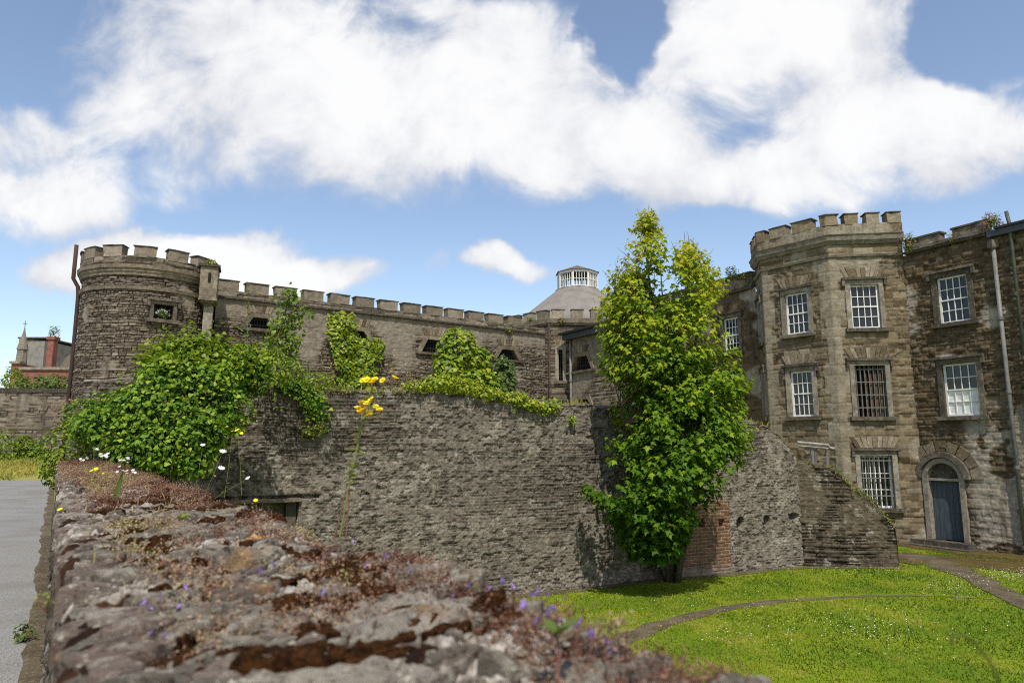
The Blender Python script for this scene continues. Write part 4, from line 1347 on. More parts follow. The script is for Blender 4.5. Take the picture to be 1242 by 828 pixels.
def wall_height(s, t):
    """soil, moss and crumbled mortar between the stones"""
    lump = (fbm(s * 7, t * 7, 4, 214, .5) - .5) * .05 + (fbm(s * 2.2, t * 1.6, 3, 218) - .5) * .05
    p1, p2, pid = worley(s * 60, t * 60, 215)
    q1, q2, qid = worley(s * 26 + fbm(s * 14, t * 14, 2, 224), t * 26 + fbm(s * 14, t * 14, 2, 225), 219)
    grit = sstep(fbm(s * 6, t * 7, 4, 220), .53, .6)
    moss = 1 - grit
    peb = np.clip(.55 - p1, 0, 1) * .012 * grit
    cob = np.clip(.6 - q1, 0, 1) * .016 * grit * (.3 + qid)
    fuzz = (fbm(s * 90, t * 90, 3, 222) - .5) * .010 + (fbm(s * 22, t * 22, 3, 223) - .5) * .018
    h = lump + fuzz + peb + cob - .012 * moss
    return h, moss, np.where(qid > .5, qid, pid), np.clip(peb / .006 + cob / .009, 0, 1), 0 * s, (1 - moss) * sstep(p2 - p1, .14, .0) * .7


H, MO, ID, PB, FE, CK = wall_height(SS, TT)
edge_l = np.clip((.035 - (SS - wl_[:, None])) / .035, 0, 1); edge_r = np.clip((.09 - (wr_[:, None] - SS)) / .09, 0, 1)
ZZ = ZT + H - .03 * edge_l ** 2 - .06 * edge_r ** 2 
XY = SS[..., None] * FS + TT[..., None] * FW
P = np.concatenate([XY, ZZ[..., None]], -1)


def top_mat():
    t = NT('lichened_wall_top')
    mo, idd, pb, fe = t.attr('moss'), t.attr('tint'), t.attr('peb'), t.attr('slab')
    f = t.noise(38, 6, .7); g = t.noise(9, 5, .65); x = t.noise(160, 4, .7)
    c = t.ramp(idd, [(0, (.12, .10, .08)), (.35, (.20, .172, .138)), (.65, (.155, .125, .10)), (1, (.24, .21, .17))])
    c = t.mix(t.math('MULTIPLY', fe, .8), c, t.ramp(idd, [(0, (.135, .097, .082)), (.5, (.17, .14, .118)), (1, (.19, .138, .118))]))
    c = t.mix(t.mr(t.attr('crk'), .25, .8, 0, .85), c, (.035, .024, .017))
    c = t.mix(t.mr(g, .5, .66, 0, .6), c, (.30, .27, .22))
    c = t.mix(t.mr(f, .56, .66, 0, .65), c, (.42, .385, .32))
    c = t.mix(t.mr(f, .44, .33, 0, .75), c, (.09, .075, .062))
    c = t.mix(t.mr(pb, .3, .9, 0, .6), c, t.ramp(x, [(.35, (.24, .2, .17)), (.6, (.52, .49, .44))]))
    m = t.mix(t.mr(g, .4, .62), (.011, .0045, .002), (.042, .0155, .005))
    m = t.mix(t.mr(f, .55, .68, 0, .6), m, (.10, .042, .010))
    c = t.mix(t.mr(mo, .35, .6), c, m)
    c = t.mix(t.mr(t.noise(3.1, 3), .66, .72, 0, .5), c, (.42, .2, .04))
    c = t.mix(.55, c, t.ramp(x, [(.25, (.28, .28, .28)), (.75, (.74, .74, .74))]), 'OVERLAY')
    t.bsdf(c, .93, t.bump(x, .55, .006, t.bump(f, .6, .014)), .15)
    return t.m


M['wall_top'] = top_mat()
m_, n_ = SS.shape; I = np.arange(m_ * n_).reshape(m_, n_)
q = np.stack([I[:-1, :-1], I[:-1, 1:], I[1:, 1:], I[1:, :-1]], -1).reshape(-1, 4)
wb = fwp(.3, 6)
fwl = thing('boundary_wall', (wb[0], wb[1], 1.5), 'low mossy stone boundary wall running away from the camera beside the road', 'wall')
mk('wall_top', P.reshape(-1, 3), M['wall_top'], fwl, quads=q, attrs=dict(moss=MO, tint=ID, peb=np.clip(PB, 0, 1), slab=FE, crk=CK), smooth=True)
# two faces
L0, L1 = fwp(S0 + .025, 13.0), fwp(S0 + .025, -1.0)
def pat_side(u, v):
    a = pat_rubble(131, .07, .2, .03, .05, .02, .6)(u, v)
    a['disp'] = a['disp'] + (fbm(u * 5, v * 2, 4, 7) - .5) * .05 - .05 * sstep(v, 1.9, 1.5) * 0
    return a
# left face must look away from FS
e_ = Path([fwp(S0 + .03, 13.0), fwp(S0 + .03, -.8)])
sheet('road_side_face', e_, 0, e_.L, 1.4, ZT - .016, .02, pat_side, M['stub_harled'], fwl, vres=.02)  # darker wall material puts this face's shade into its colour
e2_ = Path([fwp(S1 - .07, -.8), fwp(S1 - .07, 12.2)])
sheet('lawn_side_face', e2_, 0, e2_.L, -.1, ZT - .03, .035, pat_rubble(132, .09, .24, .03, .05, .03, .5), M['harled'], fwl, vres=.035)


def wall_top_z(s, t):
    """height of the wall top at arrays s, t (nearest vertex)"""
    i = np.clip(np.searchsorted(tt, t), 0, len(tt) - 1)
    k = np.clip(np.round((s - wl_[i]) / (wr_[i] - wl_[i]) * (len(ks) - 1)).astype(int), 0, len(ks) - 1)
    return P[i, k], MO[i, k]


# ---- the stones bedded in the wall top: flat split slabs with crisp broken edges
def stone(mb, s, t, z, ra, rb, th, rot, tilt, tint, rough_=.004, sides=None, n=26, flat_top=True):
    k = sides or random.randint(5, 8)
    an = np.sort(np.random.default_rng(random.randint(0, 10 ** 6)).uniform(0, 2 * math.pi, k) * .35 + np.arange(k) * 2 * math.pi / k * 1.0)
    dd = np.array([random.uniform(.72, 1.05) for _ in range(k)])
    th_ = np.linspace(0, 2 * math.pi, n, endpoint=False)
    cs = np.cos(th_[:, None] - an[None]); cs[cs < .05] = .05
    rad = np.minimum((dd[None] / cs).min(1), 1.35)
    rows = []
    for f, zz in ((1.04, -th - .03), (1.03, -th * .55), (1.0, -th * .16), (.955, -th * .03), (.80, 0), (.55, .002), (.28, .001), (.02, .002)):
        x, y = ra * rad * f * np.cos(th_), rb * rad * f * np.sin(th_)
        xr, yr = x * math.cos(rot) - y * math.sin(rot), x * math.sin(rot) + y * math.cos(rot)
        zt_ = z + zz + tilt[0] * xr + tilt[1] * yr
        xy = np.array([fwp(s + a_, t + b_) for a_, b_ in zip(xr, yr)])
        rows.append(np.concatenate([xy, zt_[:, None]], 1))
    P_ = np.stack(rows, 0)
    q3 = s_(P_) * np.array([1, 1, 2.0])
    big_ = vnoise3(q3 * 26, 5) - .5; sm_ = vnoise3(q3 * 75, 6) - .5; vs_ = vnoise3(q3 * 170, 8) - .5
    P_[..., 2] += rough_ * (big_ * 1.9 + sm_ * 1.3 + vs_ * .7) * (1 if flat_top else 1.6)
    P_[..., 0] += rough_ * 1.4 * (vnoise3(q3 * 40, 9) - .5); P_[..., 1] += rough_ * 1.4 * (vnoise3(q3 * 40, 10) - .5)
    m, nn = P_.shape[:2]
    F = [(i * nn + j, i * nn + (j + 1) % nn, (i + 1) * nn + (j + 1) % nn, (i + 1) * nn + j) for i in range(m - 1) for j in range(nn)]
    F.append(tuple((m - 1) * nn + j for j in range(nn)))
    mb.add(P_.reshape(-1, 3), F, tint)


def stone_mat():
    t = NT('lichened_coping_stone')
    tint = t.attr('tint')
    c = t.ramp(tint, [(0, (.125, .09, .073)), (.25, (.10, .085, .069)), (.5, (.18, .157, .126)), (.75, (.14, .103, .086)), (1, (.24, .214, .175))])
    g, f, x = t.noise(13, 6, .7), t.noise(48, 6, .75), t.noise(190, 4, .75)
    c = t.mix(t.mr(g, .49, .6, 0, .75), c, (.29, .26, .21))
    c = t.mix(t.mr(f, .56, .64, 0, .8), c, (.42, .385, .315))
    c = t.mix(t.mr(f, .45, .38, 0, .85), c, (.045, .033, .024))
    c = t.mix(t.mr(x, .43, .34, 0, .8), c, (.06, .045, .035))
    c = t.mix(t.mr(t.noise(6, 4, .6), .62, .7, 0, .5), c, (.30, .16, .05))
    t.bsdf(c, .93, t.bump(x, .8, .004, t.bump(f, .8, .010)), .12)
    return t.m


M['coping_stone'] = stone_mat()
random.seed(4)
mb = MB()
def zat(s, t): return wall_top_z(np.array([s]), np.array([t]))[0][0][2]
# edge course along the road: big flat slabs, two thin layers
t_ = .42
while t_ < 9:
    L_ = random.uniform(.045, .10) * (1 + .08 * t_)
    w_ = random.uniform(.035, .075)
    for lay in range(2):
        stone(mb, S0 + .002 + w_ * .98 + random.uniform(0, .015) + lay * random.uniform(0, .03), t_ + L_ * .5, zat(S0 + .06, t_) + .006 + lay * random.uniform(.008, .016), w_ * (1 - .25 * lay), L_ * .66 * (1 - .2 * lay), random.uniform(.014, .03), random.uniform(-.25, .25), (random.uniform(-.03, .06), random.uniform(-.06, .06)), random.choice([0, .08, .3, .72, .8]), .0032)
        if random.random() < .45: break
    t_ += L_ * 1.02
# the rest of the top
rs = np.random.default_rng(14)
placed = []
def put(s, t, ra, rb, th, zo, tint, rough_=.004, til=.1, **kw):
    stone(mb, s, t, zat(min(s, S1 - .03), t) + zo, ra, rb, th, random.uniform(-.5, .5), (random.uniform(-til, til), random.uniform(-til, til)), tint, rough_, **kw)
for (s, t, ra, rb, th, zo) in [(.50, .98, .13, .10, .05, .020), (.36, .80, .10, .07, .05, .012), (.60, 1.28, .07, .08, .04, .012), (.25, 1.10, .07, .045, .03, .010), (.38, 1.66, .09, .045, .035, .014), (.30, 2.2, .12, .06, .04, .020), (.48, 2.6, .10, .07, .045, .022), (.58, .74, .10, .07, .05, .010)]:
    put(s, t, ra, rb, th, zo, random.choice([.5, .6, .95, .45]), .0095, .07, flat_top=False, n=40)
for _ in range(330):
    t = .5 + 9.5 * rs.random() ** 1.9; s = rs.uniform(.10, S1 - .05)
    r_ = rs.uniform(.014, .042) * (1 + .10 * t) * (1.5 if rs.random() < .15 else 1)
    if fbm(np.array([s * 3.5]), np.array([t * 2.6]), 3, 261)[0] < .47: continue
    put(s, t, r_ * rs.uniform(1, 1.7), r_ * rs.uniform(.55, .9), r_ * .5, rs.uniform(.001, .008), random.choice([.1, .3, .5, .6, .8, 1]), .0035, .16)
for _ in range(620):
    t = .5 + 2.6 * rs.random() ** 1.4; s = rs.uniform(.08, S1 + .02)
    r_ = rs.uniform(.009, .024)
    put(s, t, r_ * rs.uniform(1, 1.8), r_ * rs.uniform(.5, .9), r_ * .6, rs.uniform(.004, .014), random.choice([.1, .3, .5, .6, .25, .8]), .003, .3, n=14)
for _ in range(1100):
    t = .5 + 4.5 * rs.random() ** 1.8; s = rs.uniform(.09, S1 - .03)
    r_ = rs.uniform(.005, .015)
    put(s, t, r_ * rs.uniform(1, 1.5), r_ * rs.uniform(.6, 1), r_ * .7, rs.uniform(.001, .005), random.choice([.3, .5, .6, 1, 1]), .002, .25, n=9)
mb_ = mb
mb = MB()
M['moss'] = None
def moss_mat():
    t = NT('brown_moss')
    f, x = t.noise(55, 5, .7), t.noise(260, 3, .7)
    c = t.mix(t.mr(f, .4, .62), (.016, .0065, .0025), (.058, .0235, .008))
    c = t.mix(t.mr(x, .56, .68, 0, .7), c, (.10, .055, .02))
    t.bsdf(c, .97, t.bump(x, 1.0, .004, t.bump(f, .8, .012)), .05)
    return t.m
M['moss'] = moss_mat()
for _ in range(430):
    t = .85 + 3.4 * rs.random() ** 1.5; s = rs.uniform(.15, S1 - .05)
    if fbm(np.array([s * 4.5 + 9]), np.array([t * 3.2]), 3, 262)[0] < .45: continue
    r_ = rs.uniform(.010, .030) * (1 + .10 * t)
    stone(mb, s, t, zat(s, t) + rs.uniform(.006, .015), r_ * rs.uniform(.9, 1.7), r_ * rs.uniform(.45, .8), .008, random.uniform(-.4, .4), (random.uniform(-.12, .12), random.uniform(-.12, .12)), .5, .006, flat_top=False, n=22)
tag(mb.build('moss', M['moss'], None, (wb[0], wb[1], ZT), smooth=True), 'dark red brown moss cushions between the stones on top of the low boundary wall', 'moss', kind='stuff')
mb = mb_
mb.build('coping_stones', M['coping_stone'], fwl, smooth=False)

# ---- stonecrop and other small growth over the wall top
M['stonecrop'] = leaf_mat('stonecrop', [(.10, .04, .028), (.20, .09, .06), (.30, .18, .105), (.42, .31, .18), (.28, .26, .06)], .25, .6)
g = np.random.default_rng(5)
N = 62000
t_c = .55 + 12.2 * g.random(N) ** 1.7; s_c = S0 + .02 + (S1 - S0) * g.random(N)
dens = sstep(fbm(s_c * 5.2, t_c * 4.6, 4, 231), .47, .56) * (.6 + .4 * sstep(t_c, 1.2, 3.2)) + .9 * sstep(s_c, .45, .58) * sstep(fbm(s_c * 2, t_c * 3, 3, 232), .38, .5)
dens = np.maximum(dens * sstep(s_c, .1, .22), .9 * sstep(t_c, 4.5, 7.5) * sstep(fbm(s_c * 4, t_c * 2, 3, 239), .36, .5))
kp = g.random(N) < dens * 1.0
s_c, t_c = s_c[kp], t_c[kp]
base, _ = wall_top_z(s_c, t_c)
hgt = (.010 + .032 * g.random(len(s_c)) ** 2) * (.7 + .6 * fbm(s_c * 3, t_c * 3, 2, 233)) * (1 + .7 * sstep(t_c, 2, 5))
patch_t = fbm(s_c * 5, t_c * 3, 3, 234)
PO, NR, SZ, TI, TP = [], [], [], [], []
for j in range(6):
    f = (j + .6) / 6
    lean = g.normal(size=(len(s_c), 2)) * .35
    p = base.copy(); p[:, :2] += lean * hgt[:, None] * f; p[:, 2] += hgt * f - .003
    nr = g.normal(size=(len(s_c), 3)) * .8 + [0, 0, .7]
    PO.append(p); NR.append(nr); SZ.append(.0032 + .004 * g.random(len(s_c)) + .0022 * np.sqrt(np.maximum(t_c - .6, 0))); TI.append(np.clip((patch_t - .3) * 1.7 + g.normal(size=len(s_c)) * .16, 0, 1)); TP.append(g.normal(size=(len(s_c), 3)) + [0, 0, .6])
o = leaves('stonecrop', np.concatenate(PO), np.concatenate(NR), np.concatenate(SZ), SMALL, M['stonecrop'], np.concatenate(TI), None, (wb[0], wb[1], ZT), tip=np.concatenate(TP))
tag(o, 'reddish brown stonecrop carpeting the top of the low boundary wall', 'ground cover', kind='stuff')
# tiny dry stalks
N = 1500
t_c = 1.3 + 10.5 * g.random(N) ** 1.2; s_c = S0 + .06 + (S1 - S0 - .07) * g.random(N)
kp = g.random(N) < sstep(fbm(s_c * 3, t_c * 2, 3, 241), .45, .55); s_c, t_c = s_c[kp], t_c[kp]
base, _ = wall_top_z(s_c, t_c)
o = leaves('dry_grass', base, g.normal(size=(len(s_c), 3)) + [0, 0, .05], .012 + .022 * g.random(len(s_c)) + .004 * t_c, (BLADE[0] * [.5, 1, 1], BLADE[1]), M['stonecrop'], .5 + .5 * g.random(len(s_c)), None, (wb[0], wb[1], ZT), tip=g.normal(size=(len(s_c), 3)) * .35 + [0, 0, 1])
tag(o, 'thin dry stalks scattered over the top of the low boundary wall', 'dry grass', kind='stuff')
# loose pebbles
N = 900
t_c = .6 + 5 * g.random(N) ** 1.5; s_c = S0 + .03 + (S1 - S0 - .08) * g.random(N)
base, mo_ = wall_top_z(s_c, t_c)
bv = np.array([(1, 0, 0), (-1, 0, 0), (0, 1, 0), (0, -1, 0), (0, 0, 1), (0, 0, -1), (.66, .66, .3), (-.66, .66, .3), (.66, -.66, .3), (-.66, -.66, .3), (.66, .66, -.4), (-.66, .66, -.4), (.66, -.66, -.4), (-.66, -.66, -.4)])
mb = MB()
for p in base:
    r_ = .002 + .009 * random.random() ** 3
    rot_ = np.array(Matrix.Rotation(random.random() * 6, 3, 'Z'))
    v = bv * np.array([1, .6 + .4 * random.random(), .55]) * r_ * (1 + .25 * g.normal(size=(14, 1)))
    mb.add(v @ rot_.T + p + [0, 0, r_ * .2], [(4, 6, 0), (4, 0, 8), (4, 8, 3), (4, 3, 9), (4, 9, 1), (4, 1, 7), (4, 7, 2), (4, 2, 6), (0, 6, 10), (0, 10, 12), (0, 12, 8), (3, 8, 12), (3, 12, 13), (3, 13, 9), (1, 9, 13), (1, 13, 11), (1, 11, 7), (2, 7, 11), (2, 11, 10), (2, 10, 6), (5, 10, 11), (5, 12, 10), (5, 13, 12), (5, 11, 13)])
o = mb.build('pebbles', M['dressed'], None, (wb[0], wb[1], ZT), smooth=True)
tag(o, 'loose pale pebbles strewn over the top of the low boundary wall', 'pebbles', kind='stuff')

# ================================================================== SYCAMORE
g = np.random.default_rng(21)
TY = 14.75                                                   # depth of the crown's middle
outl = [(262, 781, 788), (275, 768, 796), (290, 757, 806), (305, 750, 848), (320, 742, 868), (335, 738, 874), (350, 731, 880), (365, 725, 885), (380, 720, 890), (400, 724, 890), (420, 726, 893), (440, 726, 902), (455, 728, 906), (470, 732, 904), (490, 736, 902), (505, 738, 905), (525, 734, 907), (545, 735, 902), (565, 738, 898), (580, 712, 892), (592, 705, 882), (605, 708, 868), (618, 726, 854), (632, 738, 844), (646, 748, 834), (660, 755, 826), (676, 766, 816)]
oz = np.array([at_y(800, p[0], TY)[2] for p in outl])[::-1]
ol = np.array([at_y(p[1], p[0], TY)[0] for p in outl])[::-1]
orr = np.array([at_y(p[2], p[0], TY)[0] for p in outl])[::-1]
troot = np.array([*(fg(fg.uv(806, 700)[0], 0, .38)[:2]), 0.0])
tree = thing('sycamore_tree', troot, 'leafy green sycamore with yellow young tips growing up against the garden wall', 'tree')
# stems
mb = MB()
ends = []
tops = [(785, 292), (772, 320), (838, 312), (856, 340), (800, 330), (748, 360), (872, 372), (888, 455), (745, 470), (880, 520), (735, 560), (812, 420)]
for k, (px, py) in enumerate(tops):
    e = at_y(px, py, TY + g.uniform(-.7, .5)); a = troot + [g.uniform(-.18, .18), g.uniform(-.1, .1), 0]
    n = 12; f = np.linspace(0, 1, n)
    pts = a[None] * (1 - f)[:, None] + e[None] * f[:, None]
    sw = (e[:2] - a[:2])
    pts[:, :2] = a[:2] + sw * (f ** (1.5 if k < 5 else 1.2))[:, None]
    pts[:, 0] += np.sin(f * 5 + k) * .07; pts[:, 1] += np.cos(f * 4 + k) * .06
    r0 = .085 if k < 4 else .06
    mb.tube(pts, r0 * (1 - f) ** .8 + .008, 8)
    ends.append(pts)
trunk = mb.build('trunk', M['bark'], tree, smooth=True, noise=(.01, 6))
# leaf sprays
stems = np.concatenate([p[3:] for p in ends])
C = []
tries = 0
while len(C) < 2500 and tries < 60000:
    tries += 1
    z = g.uniform(oz[0], oz[-1])
    l, r = np.interp(z, oz, ol), np.interp(z, oz, orr)
    l, r = l + .09, r - .09
    hw = max(.08, (r - l) / 2)
    if g.random() > (hw / 1.55) + .12: continue
    a, rad = g.uniform(0, 2 * math.pi), math.sqrt(g.uniform(.12, 1.0))
    dpt = min(1.25, .25 + hw * .75)
    x = (l + r) / 2 + hw * rad * math.cos(a)
    y = TY + dpt * rad * math.sin(a) * (1 if math.sin(a) < 0 else .45)
    y = y + (-.15 if z < 3.5 else 0)
    # two peaks at the top with sky between them
    pxz = 621 + x / y * .985 * FPX
    c3 = np.array([[x * 1.35, y * 1.35, z * 1.7]]) + 60
    if vnoise3(c3, 7)[0] < .37: continue
    if z > oz[-6] and abs(pxz - 812) < 10: continue
    C.append((x, y, z, rad))
C = np.array(C)
PO, NR, SZ, TI, TP = [], [], [], [], []
tw = MB()
zn = (C[:, 2] - oz[0]) / (oz[-1] - oz[0])
axis_x = np.interp(C[:, 2], oz, (ol + orr) / 2)
for i, (x, y, z, rad) in enumerate(C):
    c = np.array([x, y, z])
    out = np.array([x - axis_x[i], y - TY, 0.0]); out = out / (np.linalg.norm(out) + 1e-6)
    shoot = unit(out * .7 + np.array([0, 0, .75]) + g.normal(size=3) * .25)
    L_ = g.uniform(.2, .42)
    nl = int(g.integers(7, 12))
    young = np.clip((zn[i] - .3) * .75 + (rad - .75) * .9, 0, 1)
    if i % 2 == 0:
        d = np.linalg.norm(stems - (c - [0, 0, .4]), axis=1); s_near = stems[d.argmin()]
        if d.min() < 1.0 and rad < .9: tw.tube([s_near, (s_near + c) / 2 + [0, 0, .05], c + shoot * L_], [.011, .008, .003], 4)
    for j in range(nl):
        f = (j + .5) / nl
        az = g.uniform(0, 2 * math.pi)
        side = np.array([math.cos(az), math.sin(az), 0]); 
        pet = .06 + .11 * (1 - f)
        p = c + shoot * L_ * (f - .3) + side * pet + [0, 0, -.02]
        PO.append(p); TP.append(side + [0, 0, -.45] + g.normal(size=3) * .2)
        NR.append(np.array([0, 0, 1.]) * .75 + side * .55 + out * .35 + g.normal(size=3) * .25)
        SZ.append(g.uniform(.08, .155) * (1.05 - .35 * f) * (1.12 - .3 * zn[i]))
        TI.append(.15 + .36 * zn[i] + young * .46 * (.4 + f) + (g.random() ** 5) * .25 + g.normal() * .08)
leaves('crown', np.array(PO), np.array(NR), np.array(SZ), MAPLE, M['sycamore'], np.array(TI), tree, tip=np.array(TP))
tw.build('twigs', M['twig'], tree)

# ================================================================== IVY AND SHRUBS
def bush(name, ells, n, size, mat, label, cat, tm=IVY, tint=(.35, .22), seed=0, shell=.35, group=None, core=None, base=None, up=.5, droop=.8, lit=.25, parent=None, part='foliage', wild=.4):
    P_, N_, D_ = blob_points(ells, n, shell, seed)
    g_ = np.random.default_rng(seed + 1)
    c0 = np.mean([e[0] for e in ells], axis=0)
    zlo, zhi = P_[:, 2].min(), P_[:, 2].max()
    root = parent or thing(name, (c0[0], c0[1], zlo) if base is None else base, label, cat, group)
    nr = N_ + np.array([0, 0, up]) + g_.normal(size=P_.shape) * wild
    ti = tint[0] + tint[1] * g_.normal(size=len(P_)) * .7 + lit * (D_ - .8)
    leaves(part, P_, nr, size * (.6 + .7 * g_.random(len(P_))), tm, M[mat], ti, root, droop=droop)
    return root, P_, N_


def E(px, py, y, rx, ry, rz):
    return (at_y(px, py, y), (rx, ry, rz))


# big ivy mound where the two walls meet
ells = [E(225, 470, 10.6, .80, .6, .58), E(283, 452, 11.0, .58, .5, .40), E(180, 498, 10.3, .68, .6, .46), E(140, 522, 10.0, .5, .5, .36), E(225, 535, 10.2, .62, .5, .55), E(248, 500, 10.5, .66, .45, .62), E(180, 548, 9.9, .56, .45, .38), E(240, 428, 10.9, .46, .4, .26), E(205, 440, 10.9, .4, .4, .26)]
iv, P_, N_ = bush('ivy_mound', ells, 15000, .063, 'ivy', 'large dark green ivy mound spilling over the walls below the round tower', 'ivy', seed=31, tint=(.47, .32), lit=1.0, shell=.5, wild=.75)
gg = np.random.default_rng(3)
# arching runners that break the outline
sp_, spn, spt = [], [], []
for i in gg.choice(len(P_), 64):
    mb = MB()
    d = unit(N_[i] * [1, 1, .6] + gg.normal(size=3) * .45 + [0, 0, .35]); p = P_[i]; L_ = gg.uniform(.15, .42)
    pts = [p + d * L_ * f + np.array([0, 0, -.32 * L_ * f * f * gg.uniform(.3, 1.6)]) for f in (0, .35, .7, 1)]
    mb.tube(pts, [.005, .004, .003, .0015], 4); mb.build('runner', M['twig'], iv)
    for f in np.linspace(.15, 1, 11):
        q_ = np.array([np.interp(f * 3, range(4), [w_[a] for w_ in pts]) for a in range(3)])
        sp_.append(q_ + gg.normal(size=3) * .025); spn.append(gg.normal(size=3) * .5 + [0, -.2, .8]); spt.append(.4 + .35 * f + .1 * gg.normal())
leaves('runner_leaves', np.array(sp_), np.array(spn), .03 + .03 * gg.random(len(sp_)), IVY, M['ivy'], np.array(spt), iv)
mk_top = P_[:, 2] > np.quantile(P_[:, 2], .72)
pt = P_[mk_top][:1800] + gg.normal(size=(min(1800, mk_top.sum()), 3)) * .11 + [0, 0, .06]
leaves('young_shoots', pt, gg.normal(size=pt.shape) * .5 + [0, 0, 1], .05 + .04 * gg.random(len(pt)), IVY, M['yellow_ivy'], .35 + .3 * gg.random(len(pt)), iv)

# sapling and leaning branches on the wall beside the ivy mound
def sapling(name, stems_px, y, label, cat, n=420, size=.07, mat='yellow_ivy', spread=.13, seed=0, tint=.35, r=.012, frac=.25):
    g_ = np.random.default_rng(seed)
    root = thing(name, at_y(stems_px[0][0][0], stems_px[0][0][1], y), label, cat)
    PO = []
    for st_ in stems_px:
        mb = MB()
        pts = np.array([at_y(px, py, y + .12 * g_.normal()) for px, py in st_])
        k = np.linspace(0, len(pts) - 1, 9)
        pts = np.stack([np.interp(k, range(len(pts)), pts[:, a]) for a in range(3)], 1)
        mb.tube(pts, np.linspace(r, .004, 9), 5); mb.build('stem', M['twig'], root)
        m = n // len(stems_px)
        f = g_.uniform(frac, 1, m) * 8
        p = np.stack([np.interp(f, range(9), pts[:, a]) for a in range(3)], 1)
        PO.append(p + g_.normal(size=p.shape) * spread * (1.1 - f / 8 * .6)[:, None])
    PO = np.concatenate(PO)
    leaves('foliage', PO, g_.normal(size=PO.shape) * .6 + [0, -.3, .8], size * (.6 + .7 * g_.random(len(PO))), SMALL if size < .06 else IVY, M[mat], tint + .2 * g_.normal(size=len(PO)), root)
    return root


sapling('elder_sapling', [[(325, 468), (325, 440), (340, 400), (350, 362), (352, 355)], [(320, 470), (330, 430), (352, 395), (368, 375)], [(318, 470), (312, 440), (330, 415), (345, 385)], [(330, 470), (345, 445), (352, 425), (358, 410)]], 12.6, 'light green leafy sapling leaning right on top of the garden wall beside the ivy', 'sapling', n=1150, size=.07, seed=41, spread=.15, tint=.28)
sapling('ivy_stake', [[(299, 470), (300, 420), (301, 380), (301, 343)]], 12.4, 'single upright leafy shoot standing tall above the ivy mound', 'shoot', n=190, size=.05, seed=42, spread=.045, mat='dull_leaf', tint=.6, frac=.0)
ells = [E(345, 450, 12.2, .5, .35, .3), E(385, 462, 12.4, .4, .3, .2), E(330, 440, 12.1, .35, .3, .3)]
bush('wall_herbs', ells, 1500, .06, 'yellow_ivy', 'pale green herbs massed on the wall top right of the ivy mound', 'herbs', seed=43, tint=(.38, .25), tm=SMALL)

# ivy patch on the curtain wall
def wall_patch(name, fr, poly_px, n, size, mat, label, cat, depth=.22, seed=0, tint=(.45, .2), extra=None):
    g_ = np.random.default_rng(seed)
    pl_ = np.array([fr.uv(*p) for p in poly_px]); lo, hi = pl_.min(0), pl_.max(0)
    pts = []
    def inside(q):
        c = np.zeros(len(q), bool); j = len(pl_) - 1
        for i in range(len(pl_)):
            a, b = pl_[i], pl_[j]
            c ^= ((a[1] > q[:, 1]) != (b[1] > q[:, 1])) & (q[:, 0] < (b[0] - a[0]) * (q[:, 1] - a[1]) / (b[1] - a[1] + 1e-9) + a[0]); j = i
        return c
    q = g_.uniform(lo, hi, (n * 4, 2)); q = q[inside(q + g_.normal(size=q.shape) * .06)][:n]
    bulge = depth * (.4 + 1.1 * fbm(q[:, 0] * 2.2, q[:, 1] * 2.2, 3, seed))
    w = bulge * (1 - .35 * g_.random(len(q))) + .03
    P_ = np.array([fr(a, b, c) for (a, b), c in zip(q, w)])
    e = .05
    gx = fbm((q[:, 0] + e) * 2.2, q[:, 1] * 2.2, 3, seed) - fbm((q[:, 0] - e) * 2.2, q[:, 1] * 2.2, 3, seed)
    gz = fbm(q[:, 0] * 2.2, (q[:, 1] + e) * 2.2, 3, seed) - fbm(q[:, 0] * 2.2, (q[:, 1] - e) * 2.2, 3, seed)
    nr = np.array([[fr.n[0], fr.n[1], .45]] * len(q)) + g_.normal(size=(len(q), 3)) * .35
    nr[:, :2] -= fr.d * (gx * 6)[:, None]; nr[:, 2] -= gz * 6
    root = thing(name, fr(pl_[:, 0].mean(), lo[1], .05), label, cat)
    leaves('foliage', P_, nr, size * (.6 + .7 * g_.random(len(q))), IVY, M[mat], tint[0] + tint[1] * g_.normal(size=len(q)) + (q[:, 1] - lo[1]) / (hi[1] - lo[1]) * .2 - .1, root)
    mb = MB()
    for k in range(7):
        a = q[g_.integers(len(q))]; u_ = pl_[:, 0].mean() + g_.normal() * .2
        mb.tube([fr(u_, lo[1] - .2, .03), fr((u_ + a[0]) / 2, (lo[1] + a[1]) / 2, .04), fr(a[0], a[1], .05)], [.018, .012, .006], 5)
    mb.build('stems', M['bark'], root)
    return root


wall_patch('climbing_ivy', fc, [(396, 383), (408, 378), (424, 381), (429, 392), (427, 404), (432, 410), (448, 414), (462, 412), (464, 418), (456, 440), (450, 462), (432, 470), (412, 468), (402, 440), (400, 415), (393, 400)], 1700, .13, 'yellow_ivy', 'bright ivy patch climbing the curtain wall around a barred window', 'ivy', .28, 51, (.42, .22))
# ivy clump standing behind the garden wall
fi = Frame(at_y(500, 480, 15.2), at_y(640, 480, 15.6))
ells = [E(556, 425, 15.6, .5, .45, .5), E(575, 440, 15.7, .42, .4, .45), E(545, 450, 15.4, .42, .4, .4), E(580, 465, 15.3, .5, .4, .35)]
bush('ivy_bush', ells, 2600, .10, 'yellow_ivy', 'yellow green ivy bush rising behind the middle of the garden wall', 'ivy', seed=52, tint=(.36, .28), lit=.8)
ells = [E(612, 455, 16.2, .3, .3, .5), E(605, 470, 16.0, .4, .3, .4)]
bush('dark_shrub', ells, 900, .08, 'dull_leaf', 'dull dark shrub just right of the yellow green ivy bush', 'shrub', seed=53, tint=(.5, .25))
